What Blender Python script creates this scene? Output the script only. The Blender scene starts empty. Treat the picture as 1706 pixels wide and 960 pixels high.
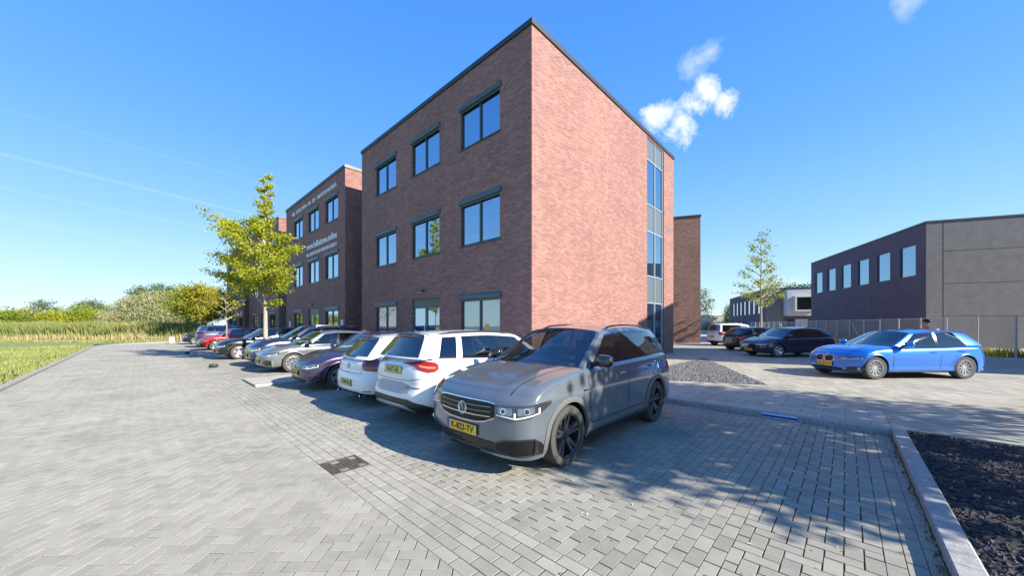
import bpy, bmesh, math, random
import numpy as np
from mathutils import Vector, Matrix
from mathutils.bvhtree import BVHTree
from math import radians as R, sin, cos, pi, atan2, sqrt, hypot

S = bpy.context.scene
COL = S.collection
# ------------------------------------------------------------------ camera / world / sun
# world X runs away from the road along the bays, world Y runs along the road
FX, CH = 587.6, 1.65
cam_d = bpy.data.cameras.new('camera')
cam = bpy.data.objects.new('camera', cam_d); COL.objects.link(cam)
cam.location = (0, 0, CH)
cam.rotation_euler = (R(90), 0, R(43.415 - 90))
cam_d.sensor_width = 36; cam_d.lens = FX / 1706 * 36
cam_d.shift_y = 62 / 1706
cam_d.clip_start = 0.05; cam_d.clip_end = 3000
S.camera = cam
S.render.resolution_x = 1024; S.render.resolution_y = 577
S.render.engine = 'CYCLES'
S.view_settings.view_transform = 'Standard'; S.view_settings.look = 'None'
S.view_settings.gamma = 1; S.view_settings.use_curve_mapping = False
S.view_settings.exposure = 1.15

A_ = (-0.7264, 0.6873); B_ = (0.6873, 0.7264)
def c2w(cx, cy): return (cx * B_[0] + cy * B_[1], cx * A_[0] + cy * A_[1])   # survey frame -> world
def ray(u, v):
    x, y = c2w((u - 853) / FX, 1.0)
    return Vector((x, y, (542 - v) / FX))
def at(u, depth, z=0.0):
    x, y = c2w((u - 853) / FX * depth, depth)
    return Vector((x, y, z))

SUNV = Vector((0.42, -1.75, 1.0)).normalized()      # towards the sun
sel = math.asin(SUNV.z); saz = atan2(SUNV.x, SUNV.y)
w = bpy.data.worlds.new('World'); S.world = w; w.use_nodes = True
nt = w.node_tree; nt.nodes.clear()
def N(nt, t, **k):
    n = nt.nodes.new(t)
    for a, b in k.items(): setattr(n, a, b)
    return n
def L(nt, a, b): nt.links.new(a, b)
def VM(nt, op, a, b=None):
    n = N(nt, 'ShaderNodeVectorMath', operation=op)
    for i, q in enumerate((a, b)):
        if q is None: continue
        if isinstance(q, (tuple, list, Vector)): n.inputs[i].default_value = tuple(q)
        else: L(nt, q, n.inputs[i])
    return n
def MA(nt, op, a, b=None, c=None, clamp=False):
    n = N(nt, 'ShaderNodeMath', operation=op); n.use_clamp = clamp
    for i, q in enumerate((a, b, c)):
        if q is None: continue
        if isinstance(q, (int, float)): n.inputs[i].default_value = q
        else: L(nt, q, n.inputs[i])
    return n.outputs[0]
sky = N(nt, 'ShaderNodeTexSky', sky_type='NISHITA'); sky.sun_disc = False
sky.sun_elevation = sel; sky.sun_rotation = saz; sky.altitude = 0
sky.air_density = 1.0; sky.dust_density = 0.2; sky.ozone_density = 3.0
tc = N(nt, 'ShaderNodeTexCoord')
dirn = VM(nt, 'NORMALIZE', tc.outputs['Generated']).outputs[0]
noi = N(nt, 'ShaderNodeTexNoise'); noi.inputs['Scale'].default_value = 17; noi.inputs['Detail'].default_value = 12; noi.inputs['Roughness'].default_value = .68; noi.inputs['Distortion'].default_value = .35
L(nt, dirn, noi.inputs['Vector'])
def blob(u, v, ru):
    c = ray(u, v).normalized()
    d = VM(nt, 'DISTANCE', dirn, c).outputs['Value']
    return MA(nt, 'SUBTRACT', 1.0, MA(nt, 'DIVIDE', d, ru))
m = None
for (u, v, r) in [(1105, 196, .040), (1133, 206, .045), (1160, 176, .040), (1178, 156, .040), (1208, 172, .034), (1086, 192, .030), (1120, 218, .028)]:
    q = blob(u, v, r); m = q if m is None else MA(nt, 'MAXIMUM', m, q)
nz = MA(nt, 'MULTIPLY', MA(nt, 'SUBTRACT', noi.outputs['Fac'], .5), 3.2)
dens = MA(nt, 'MULTIPLY', MA(nt, 'ADD', m, nz), 1.1, clamp=True)
m2 = None
for (u, v, r) in [(1150, 114, .024), (1165, 100, .028), (1182, 87, .026), (1520, -12, .03), (1500, -6, .02), (1315, 478, .028), (1335, 480, .025)]:
    q = blob(u, v, r); m2 = q if m2 is None else MA(nt, 'MAXIMUM', m2, q)
dens2 = MA(nt, 'MULTIPLY', MA(nt, 'ADD', m2, nz), .33, clamp=True)
dens = MA(nt, 'MAXIMUM', dens, dens2)
# vapour trails left by aircraft: thin great-circle arcs
n2 = N(nt, 'ShaderNodeTexNoise'); n2.inputs['Scale'].default_value = 9; n2.inputs['Detail'].default_value = 5
L(nt, dirn, n2.inputs['Vector'])
for (p, q, wd, st) in [((133, 288), (430, 360), .004, .10), ((133, 338), (365, 384), .0035, .06), ((133, 386), (330, 425), .005, .04), ((180, 232), (420, 302), .003, .05)]:
    n_ = ray(*p).cross(ray(*q)).normalized()
    e = ray(q[0], q[1]).normalized()
    d = MA(nt, 'ABSOLUTE', VM(nt, 'DOT_PRODUCT', dirn, n_).outputs['Value'])
    a = MA(nt, 'SUBTRACT', 1.0, MA(nt, 'DIVIDE', d, wd), clamp=True)
    up = VM(nt, 'DOT_PRODUCT', dirn, Vector((-B_[0], -A_[0], 0)).normalized()).outputs['Value']
    g_ = MA(nt, 'MULTIPLY', MA(nt, 'SUBTRACT', up, .42), 8, clamp=True)
    a = MA(nt, 'MULTIPLY', MA(nt, 'MULTIPLY', MA(nt, 'MULTIPLY', a, g_), st), MA(nt, 'ADD', n2.outputs['Fac'], .45))
    dens = MA(nt, 'MAXIMUM', dens, a)
mix = N(nt, 'ShaderNodeMix', data_type='RGBA')
mix.inputs[7].default_value = (4.6, 4.75, 4.9, 1)
sx = N(nt, 'ShaderNodeSeparateXYZ'); L(nt, dirn, sx.inputs[0])
cr = N(nt, 'ShaderNodeValToRGB'); cr.color_ramp.interpolation = 'B_SPLINE'; e = cr.color_ramp.elements
e[0].position = 0.0; e[0].color = (.62, .76, .82, 1); e[1].position = 1.0; e[1].color = (.05, .18, .60, 1)
for p_, c_ in ((.10, (.42, .66, .82, 1)), (.22, (.24, .51, .84, 1)), (.40, (.11, .36, .84, 1)), (.65, (.06, .265, .80, 1))):
    q = e.new(p_); q.color = c_
L(nt, sx.outputs['Z'], cr.inputs[0])
gr = VM(nt, 'SCALE', cr.outputs[0]); gr.inputs['Scale'].default_value = 5.0
mh = N(nt, 'ShaderNodeMix', data_type='RGBA'); mh.inputs[0].default_value = .9; L(nt, sky.outputs[0], mh.inputs[6]); L(nt, gr.outputs[0], mh.inputs[7])
L(nt, dens, mix.inputs[0]); L(nt, mh.outputs[2], mix.inputs[6])
bg = N(nt, 'ShaderNodeBackground'); bg.inputs['Strength'].default_value = 0.12
L(nt, mix.outputs[2], bg.inputs[0])
wo = N(nt, 'ShaderNodeOutputWorld'); L(nt, bg.outputs[0], wo.inputs[0])
sd = bpy.data.lights.new('sun', 'SUN'); sd.energy = 5.0; sd.angle = R(.53); sd.color = (1, .91, .77)
so = bpy.data.objects.new('sun', sd); COL.objects.link(so)
so.rotation_euler = (-SUNV).to_track_quat('-Z', 'Y').to_euler(); so.location = (20, -60, 40)

rnd = random.Random(7)
# ------------------------------------------------------------------ materials
MATS = {}
def mat(name, col=(.5, .5, .5), rough=.6, metal=0.0, coat=0.0, spec=.5, emit=None, noise=None, bump=None):
    if name in MATS: return MATS[name]
    m = bpy.data.materials.new(name); m.use_nodes = True; MATS[name] = m
    nt = m.node_tree; b = nt.nodes['Principled BSDF']
    b.inputs['Base Color'].default_value = (*col, 1); b.inputs['Roughness'].default_value = rough
    b.inputs['Metallic'].default_value = metal; b.inputs['Coat Weight'].default_value = coat
    b.inputs['Coat Roughness'].default_value = .03
    b.inputs['Specular IOR Level'].default_value = spec
    if emit: b.inputs['Emission Color'].default_value = (*emit[0], 1); b.inputs['Emission Strength'].default_value = emit[1]
    if noise:    # (scale, amount)
        t = N(nt, 'ShaderNodeTexCoord'); n = N(nt, 'ShaderNodeTexNoise'); n.inputs['Scale'].default_value = noise[0]; n.inputs['Detail'].default_value = 6
        L(nt, t.outputs['Object'], n.inputs['Vector'])
        r = N(nt, 'ShaderNodeMapRange'); r.inputs[1].default_value = .3; r.inputs[2].default_value = .7
        r.inputs[3].default_value = 1 - noise[1]; r.inputs[4].default_value = 1 + noise[1]
        L(nt, n.outputs['Fac'], r.inputs[0])
        x = VM(nt, 'SCALE', col); L(nt, r.outputs[0], x.inputs['Scale'])
        L(nt, x.outputs[0], b.inputs['Base Color'])
    if bump:
        t = N(nt, 'ShaderNodeTexCoord'); n = N(nt, 'ShaderNodeTexNoise'); n.inputs['Scale'].default_value = bump[0]; n.inputs['Detail'].default_value = 5
        L(nt, t.outputs['Object'], n.inputs['Vector'])
        bu = N(nt, 'ShaderNodeBump'); bu.inputs['Strength'].default_value = bump[1]; bu.inputs['Distance'].default_value = .01
        L(nt, n.outputs['Fac'], bu.inputs['Height']); L(nt, bu.outputs[0], b.inputs['Normal'])
    return m

def brick_mat(name, c1, c2, mortar, big=.25, dark=(.5, .5, .5)):
    m = bpy.data.materials.new(name); m.use_nodes = True; nt = m.node_tree; b = nt.nodes['Principled BSDF']
    uv = N(nt, 'ShaderNodeUVMap')
    br = N(nt, 'ShaderNodeTexBrick'); br.inputs['Scale'].default_value = 1
    br.inputs['Brick Width'].default_value = .22; br.inputs['Row Height'].default_value = .0625
    br.inputs['Mortar Size'].default_value = .008; br.inputs['Mortar Smooth'].default_value = .1; br.inputs['Bias'].default_value = -.1
    br.inputs['Color1'].default_value = (*c1, 1); br.inputs['Color2'].default_value = (*c2, 1); br.inputs['Mortar'].default_value = (*mortar, 1)
    L(nt, uv.outputs[0], br.inputs['Vector'])
    # occasional strongly different bricks
    br2 = N(nt, 'ShaderNodeTexBrick')
    for k in ('Scale', 'Brick Width', 'Row Height'): br2.inputs[k].default_value = br.inputs[k].default_value
    br2.inputs['Mortar Size'].default_value = 0; br2.inputs['Bias'].default_value = -.35
    br2.inputs['Color1'].default_value = (.85, .85, .87, 1); br2.inputs['Color2'].default_value = (1.5, 1.42, 1.4, 1)
    mp = N(nt, 'ShaderNodeMapping'); mp.inputs['Location'].default_value = (.22 * 37, .0625 * 90, 0)
    L(nt, uv.outputs[0], mp.inputs['Vector']); L(nt, mp.outputs[0], br2.inputs['Vector'])
    mu = N(nt, 'ShaderNodeMix', data_type='RGBA', blend_type='MULTIPLY'); mu.inputs[0].default_value = .75
    L(nt, br.outputs['Color'], mu.inputs[6]); L(nt, br2.outputs['Color'], mu.inputs[7])
    n = N(nt, 'ShaderNodeTexNoise'); n.inputs['Scale'].default_value = .35; n.inputs['Detail'].default_value = 8; n.inputs['Roughness'].default_value = .65
    L(nt, uv.outputs[0], n.inputs['Vector'])
    r = N(nt, 'ShaderNodeMapRange'); r.inputs[1].default_value = .3; r.inputs[2].default_value = .7; r.inputs[3].default_value = 1 - big; r.inputs[4].default_value = 1 + big
    L(nt, n.outputs['Fac'], r.inputs[0])
    ms = N(nt, 'ShaderNodeMapping'); ms.inputs['Scale'].default_value = (2.6, .16, 1); L(nt, uv.outputs[0], ms.inputs['Vector'])
    ns = N(nt, 'ShaderNodeTexNoise'); ns.inputs['Scale'].default_value = 1.0; ns.inputs['Detail'].default_value = 6; L(nt, ms.outputs[0], ns.inputs['Vector'])
    sc = MA(nt, 'MULTIPLY', r.outputs[0], MA(nt, 'ADD', MA(nt, 'MULTIPLY', ns.outputs['Fac'], .16), .92))
    x = VM(nt, 'SCALE', mu.outputs[2]); L(nt, sc, x.inputs['Scale'])
    L(nt, x.outputs[0], b.inputs['Base Color'])
    b.inputs['Roughness'].default_value = .8; b.inputs['Specular IOR Level'].default_value = .35
    h = MA(nt, 'ADD', MA(nt, 'MULTIPLY', br.outputs['Fac'], -1.0), MA(nt, 'MULTIPLY', br2.outputs['Fac'], .1))
    n3 = N(nt, 'ShaderNodeTexNoise'); n3.inputs['Scale'].default_value = 14; n3.inputs['Detail'].default_value = 3
    L(nt, uv.outputs[0], n3.inputs['Vector'])
    h = MA(nt, 'ADD', h, n3.outputs['Fac'])
    bu = N(nt, 'ShaderNodeBump'); bu.inputs['Strength'].default_value = .9; bu.inputs['Distance'].default_value = .012
    L(nt, h, bu.inputs['Height']); L(nt, bu.outputs[0], b.inputs['Normal'])
    return m
M_brick = brick_mat('red_brick', (.31, .140, .120), (.225, .092, .082), (.37, .28, .25), .10)
M_brick2 = brick_mat('brown_brick', (.27, .14, .10), (.17, .085, .068), (.33, .26, .22), .15)

def glass_mirror(name, base, refl=.42, tint=(.9, .95, 1)):
    m = bpy.data.materials.new(name); m.use_nodes = True; nt = m.node_tree; nt.nodes.clear()
    t = N(nt, 'ShaderNodeTexCoord'); n = N(nt, 'ShaderNodeTexNoise'); n.inputs['Scale'].default_value = .8; n.inputs['Detail'].default_value = 1
    L(nt, t.outputs['Object'], n.inputs['Vector'])
    bu = N(nt, 'ShaderNodeBump'); bu.inputs['Strength'].default_value = .04; bu.inputs['Distance'].default_value = .1
    L(nt, n.outputs['Fac'], bu.inputs['Height'])
    d = N(nt, 'ShaderNodeBsdfDiffuse'); d.inputs[0].default_value = (*base, 1)
    g = N(nt, 'ShaderNodeBsdfGlossy'); g.inputs[0].default_value = (*tint, 1); g.inputs['Roughness'].default_value = .01
    L(nt, bu.outputs[0], g.inputs['Normal'])
    fr = N(nt, 'ShaderNodeFresnel'); fr.inputs[0].default_value = 1.5
    f = MA(nt, 'ADD', MA(nt, 'MULTIPLY', fr.outputs[0], 1.2), refl, clamp=True)
    mx = N(nt, 'ShaderNodeMixShader'); L(nt, f, mx.inputs[0]); L(nt, d.outputs[0], mx.inputs[1]); L(nt, g.outputs[0], mx.inputs[2])
    o = N(nt, 'ShaderNodeOutputMaterial'); L(nt, mx.outputs[0], o.inputs[0]); return m
def glass_clear(name, tint, refl=.05):
    m = bpy.data.materials.new(name); m.use_nodes = True; nt = m.node_tree; nt.nodes.clear()
    d = N(nt, 'ShaderNodeBsdfTransparent'); d.inputs[0].default_value = (*tint, 1)
    g = N(nt, 'ShaderNodeBsdfGlossy'); g.inputs[0].default_value = (1, 1, 1, 1); g.inputs['Roughness'].default_value = .01
    fr = N(nt, 'ShaderNodeFresnel'); fr.inputs[0].default_value = 1.52
    geo = N(nt, 'ShaderNodeNewGeometry')
    f = MA(nt, 'MULTIPLY', MA(nt, 'ADD', MA(nt, 'MULTIPLY', fr.outputs[0], 1.6), refl, clamp=True), MA(nt, 'SUBTRACT', 1.0, geo.outputs['Backfacing']))
    mx = N(nt, 'ShaderNodeMixShader'); L(nt, f, mx.inputs[0]); L(nt, d.outputs[0], mx.inputs[1]); L(nt, g.outputs[0], mx.inputs[2])
    o = N(nt, 'ShaderNodeOutputMaterial'); L(nt, mx.outputs[0], o.inputs[0]); return m
G_win = glass_mirror('window_glass', (.02, .03, .05), .50, (.62, .80, 1))
G_blind = glass_mirror('glass_before_blind', (.22, .34, .33), .22)
G_strip = glass_mirror('stair_glass', (.02, .05, .09), .40, (.75, .88, 1))
G_pink = glass_mirror('glass_before_curtain', (.30, .20, .22), .2)
G_car = glass_clear('car_glass', (.42, .47, .46), .05)
G_priv = glass_clear('privacy_glass', (.07, .08, .10), .07)
G_lamp = glass_clear('lamp_glass', (.95, .97, 1), .02)
M_frame = mat('anthracite_frame', (.035, .05, .065), .35)
M_box = mat('screen_box_grey', (.07, .105, .115), .35)
M_coping = mat('dark_coping', (.03, .035, .045), .4)
M_panel = mat('grey_panel', (.10, .13, .16), .4)
M_mull = mat('pale_mullion', (.30, .35, .39), .35)
M_black = mat('black_plastic', (.018, .018, .02), .45)
M_gloss = mat('gloss_black', (.012, .012, .014), .12, coat=1)
M_rubber = mat('tyre_rubber', (.055, .054, .052), .8, bump=(60, .3))
M_chrome = mat('chrome', (.75, .77, .8), .12, metal=1)
M_silver = mat('silver_paint', (.5, .5, .52), .3, metal=.7)
M_rimdark = mat('dark_alloy', (.05, .05, .055), .25, metal=.6, coat=.6)
M_disc = mat('brake_disc', (.3, .3, .31), .35, metal=.9)
M_red = mat('red_lens', (.30, .010, .012), .12, coat=1)
M_redd = mat('dark_red_lens', (.16, .012, .025), .12, coat=1)
M_amber = mat('amber_lens', (.8, .25, .03), .15, coat=1)
M_lens = mat('clear_lens', (.20, .23, .28), .12, metal=.5, coat=1)
M_grille = mat('grille_black', (.012, .012, .013), .38, spec=.3)
M_drl = mat('white_light_guide', (.85, .88, .9), .2)
M_yel = mat('yellow_plate', (.75, .48, .03), .4)
M_yel2 = mat('pale_yellow_plate', (.55, .50, .16), .4)
M_blue = mat('plate_blue', (.03, .08, .45), .4)
M_ink = mat('black_ink', (.01, .01, .01), .5)
M_white = mat('white_paint', (.8, .8, .8), .5)
M_seat = mat('seat_fabric', (.04, .04, .045), .85)
M_dash = mat('dashboard_black', (.02, .02, .022), .6)

# ------------------------------------------------------------------ mesh helpers
def link(o, parent=None):
    COL.objects.link(o)
    if parent is not None: o.parent = parent
    return o
def mk(name, V, F, mats, parent=None, mi=None, smooth=False, uv=None, sharp=None):
    me = bpy.data.meshes.new(name)
    me.from_pydata([tuple(v) for v in V], [], F)
    if not isinstance(mats, (list, tuple)): mats = [mats]
    for m_ in mats: me.materials.append(m_)
    if mi is not None: me.polygons.foreach_set('material_index', mi)
    if smooth: me.polygons.foreach_set('use_smooth', [True] * len(me.polygons))
    if uv is not None:
        l = me.uv_layers.new(name='UVMap'); l.data.foreach_set('uv', np.array(uv, dtype=np.float32).ravel())
    me.update()
    if sharp: 
        try: me.set_sharp_from_angle(angle=R(sharp))
        except Exception: pass
    return link(bpy.data.objects.new(name, me), parent)
def empty(name, loc=(0, 0, 0), rz=0):
    o = bpy.data.objects.new(name, None); o.empty_display_size = .3
    o.location = loc; o.rotation_euler = (0, 0, rz); return link(o)
def tag(o, label=None, cat=None, group=None, kind=None):
    if label: o['label'] = label
    if cat: o['category'] = cat
    if group: o['group'] = group
    if kind: o['kind'] = kind
    return o
class MB:
    def __init__(s): s.V = []; s.F = []; s.mi = []
    def add(s, V, F, mi=0):
        k = len(s.V); s.V += [tuple(v) for v in V]; s.F += [[i + k for i in f] for f in F]; s.mi += [mi] * len(F)
        return s
    def box(s, a, b, mi=0, M=None, bev=0):
        (x0, y0, z0), (x1, y1, z1) = a, b
        x0, x1 = min(x0, x1), max(x0, x1); y0, y1 = min(y0, y1), max(y0, y1); z0, z1 = min(z0, z1), max(z0, z1)
        if bev:
            e = min(bev, (x1 - x0) / 2.01, (y1 - y0) / 2.01, (z1 - z0) / 2.01); V = []; 
            for z, q in ((z0, e), (z0 + e, 0), (z1 - e, 0), (z1, e)):
                V += [(x0 + q, y0 + q + (e if not q else 0), z), (x0 + q + (e if not q else 0), y0 + q, z), (x1 - q - (e if not q else 0), y0 + q, z), (x1 - q, y0 + q + (e if not q else 0), z),
                      (x1 - q, y1 - q - (e if not q else 0), z), (x1 - q - (e if not q else 0), y1 - q, z), (x0 + q + (e if not q else 0), y1 - q, z), (x0 + q, y1 - q - (e if not q else 0), z)]
            F = [list(range(7, -1, -1)), list(range(24, 32))]
            for l in range(3):
                for i in range(8): F.append([l * 8 + i, l * 8 + (i + 1) % 8, l * 8 + 8 + (i + 1) % 8, l * 8 + 8 + i])
        else:
            V = [(x0, y0, z0), (x1, y0, z0), (x1, y1, z0), (x0, y1, z0), (x0, y0, z1), (x1, y0, z1), (x1, y1, z1), (x0, y1, z1)]
            F = [[3, 2, 1, 0], [4, 5, 6, 7], [0, 1, 5, 4], [1, 2, 6, 5], [2, 3, 7, 6], [3, 0, 4, 7]]
        if M is not None: V = [M @ Vector(v) for v in V]
        return s.add(V, F, mi)
    def tube(s, pts, r, n=8, mi=0, closed=False):
        pts = [Vector(p) for p in pts]; k = len(pts)
        rr = r if isinstance(r, (list, tuple)) else [r] * k
        V = []; ref = None
        for i, p in enumerate(pts):
            a = pts[(i - 1) % k] if (i > 0 or closed) else p; b = pts[(i + 1) % k] if (i < k - 1 or closed) else p
            t = (b - a).normalized()
            if ref is None: ref = Vector((0, 0, 1)) if abs(t.z) < .9 else Vector((1, 0, 0))
            x = t.cross(ref).normalized(); y = t.cross(x).normalized(); ref = -y if False else ref
            if abs(t.dot(ref)) > .95: ref = x
            for j in range(n):
                c = 2 * pi * j / n; V.append(p + (x * cos(c) + y * sin(c)) * rr[i])
        F = []
        for i in range(k if closed else k - 1):
            for j in range(n):
                i2 = (i + 1) % k
                F.append([i * n + j, i * n + (j + 1) % n, i2 * n + (j + 1) % n, i2 * n + j])
        if not closed: F.append(list(range(n))); F.append([(k - 1) * n + j for j in range(n - 1, -1, -1)])
        return s.add(V, F, mi)
    def lathe(s, prof, n=24, mi=0, axis='z', closed=False):
        V = []
        for (r, h) in prof:
            for j in range(n):
                c = 2 * pi * j / n
                if axis == 'z': V.append((r * cos(c), r * sin(c), h))
                else: V.append((r * cos(c), h, r * sin(c)))
        F = []; k = len(prof)
        for i in range(k if closed else k - 1):
            i2 = (i + 1) % k
            for j in range(n): F.append([i * n + j, i * n + (j + 1) % n, i2 * n + (j + 1) % n, i2 * n + j])
        return s.add(V, F, mi)
    def build(s, name, mats, parent=None, smooth=False, sharp=None, uv=None):
        return mk(name, s.V, s.F, mats, parent, s.mi, smooth, uv, sharp)
def bxo(name, a, b, m, parent=None, bev=0): return MB().box(a, b, bev=bev).build(name, m, parent)
def text_mesh(name, txt, size, m, parent, M, extrude=.01, bold=0.0, width=None, align='CENTER'):
    c = bpy.data.curves.new(name, 'FONT'); c.body = txt; c.size = size; c.extrude = extrude; c.offset = bold; c.resolution_u = 2
    c.align_x = align; c.align_y = 'CENTER' if align == 'CENTER' else 'BOTTOM_BASELINE'
    o = bpy.data.objects.new(name, c); COL.objects.link(o)
    dg = bpy.context.evaluated_depsgraph_get()
    me = bpy.data.meshes.new_from_object(o.evaluated_get(dg)); bpy.data.objects.remove(o)
    if width:
        xs = [v.co.x for v in me.vertices]; k = width / (max(xs) - min(xs)); x0 = min(xs) if align != 'CENTER' else 0
        for v in me.vertices: v.co.x = (v.co.x - x0) * k
    me.transform(M); me.materials.clear(); me.materials.append(m)
    return link(bpy.data.objects.new(name, me), parent)

# ------------------------------------------------------------------ ground
def paver_mat(name, col, var=.22, spotted=.12):
    m = bpy.data.materials.new(name); m.use_nodes = True; nt = m.node_tree; b = nt.nodes['Principled BSDF']
    at_ = N(nt, 'ShaderNodeAttribute'); at_.attribute_name = 'tone'
    g = N(nt, 'ShaderNodeNewGeometry')
    n = N(nt, 'ShaderNodeTexNoise'); n.inputs['Scale'].default_value = 140; n.inputs['Detail'].default_value = 4
    L(nt, g.outputs['Position'], n.inputs['Vector'])
    n2 = N(nt, 'ShaderNodeTexNoise'); n2.inputs['Scale'].default_value = .7; n2.inputs['Detail'].default_value = 6; n2.inputs['Roughness'].default_value = .6
    L(nt, g.outputs['Position'], n2.inputs['Vector'])
    n4 = N(nt, 'ShaderNodeTexNoise'); n4.inputs['Scale'].default_value = 7; n4.inputs['Detail'].default_value = 5
    L(nt, g.outputs['Position'], n4.inputs['Vector'])
    f = MA(nt, 'MULTIPLY', MA(nt, 'SUBTRACT', at_.outputs['Fac'], .5), var * 2)
    f = MA(nt, 'ADD', f, MA(nt, 'MULTIPLY', MA(nt, 'SUBTRACT', n.outputs['Fac'], .5), spotted * 6))
    f = MA(nt, 'ADD', f, MA(nt, 'MULTIPLY', MA(nt, 'SUBTRACT', n2.outputs['Fac'], .5), .7))
    f = MA(nt, 'ADD', f, MA(nt, 'MULTIPLY', MA(nt, 'SUBTRACT', n4.outputs['Fac'], .5), .35))
    n5 = N(nt, 'ShaderNodeTexNoise'); n5.inputs['Scale'].default_value = 1.1; n5.inputs['Detail'].default_value = 9; n5.inputs['Roughness'].default_value = .72
    mp5 = N(nt, 'ShaderNodeMapping'); mp5.inputs['Location'].default_value = (7.3, 2.1, 0); L(nt, g.outputs['Position'], mp5.inputs['Vector']); L(nt, mp5.outputs[0], n5.inputs['Vector'])
    f = MA(nt, 'ADD', f, MA(nt, 'MULTIPLY', MA(nt, 'MULTIPLY', MA(nt, 'SUBTRACT', n5.outputs['Fac'], .56), 5.0, clamp=True), -.26))
    f = MA(nt, 'ADD', f, 1.0)
    x = VM(nt, 'SCALE', col); L(nt, f, x.inputs['Scale']); L(nt, x.outputs[0], b.inputs['Base Color'])
    b.inputs['Roughness'].default_value = .85; b.inputs['Specular IOR Level'].default_value = .3
    bu = N(nt, 'ShaderNodeBump'); bu.inputs['Strength'].default_value = .35; bu.inputs['Distance'].default_value = .003
    L(nt, n.outputs['Fac'], bu.inputs['Height']); L(nt, bu.outputs[0], b.inputs['Normal'])
    return m
def joint_mat(name, moss):
    m = bpy.data.materials.new(name); m.use_nodes = True; nt = m.node_tree; b = nt.nodes['Principled BSDF']
    g = N(nt, 'ShaderNodeNewGeometry')
    n = N(nt, 'ShaderNodeTexNoise'); n.inputs['Scale'].default_value = 2.2; n.inputs['Detail'].default_value = 8; n.inputs['Roughness'].default_value = .7
    L(nt, g.outputs['Position'], n.inputs['Vector'])
    cr = N(nt, 'ShaderNodeValToRGB'); e = cr.color_ramp
    e.elements[0].position = .30; e.elements[0].color = (.035, .033, .028, 1)
    e.elements[1].position = .75; e.elements[1].color = (.14, .16, .03, 1)
    q = e.elements.new(.47 + (1 - moss) * .15); q.color = (.062, .054, .038, 1)
    q = e.elements.new(.56 + (1 - moss) * .17); q.color = (.10, .12, .03, 1)
    L(nt, n.outputs['Fac'], cr.inputs[0]); L(nt, cr.outputs[0], b.inputs['Base Color']); b.inputs['Roughness'].default_value = 1
    b.inputs['Specular IOR Level'].default_value = .1
    return m
M_pav = paver_mat('concrete_paver', (.325, .310, .258), .10, .13)
M_pavp = paver_mat('bay_paver', (.29, .279, .235), .11, .12)
M_slab = paver_mat('pale_slab', (.365, .355, .30), .12)
M_plaza = paver_mat('plaza_paver', (.335, .325, .268), .14)
M_joint = joint_mat('sandy_joint', .15); M_jointm = joint_mat('mossy_joint', 1.0)

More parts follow.
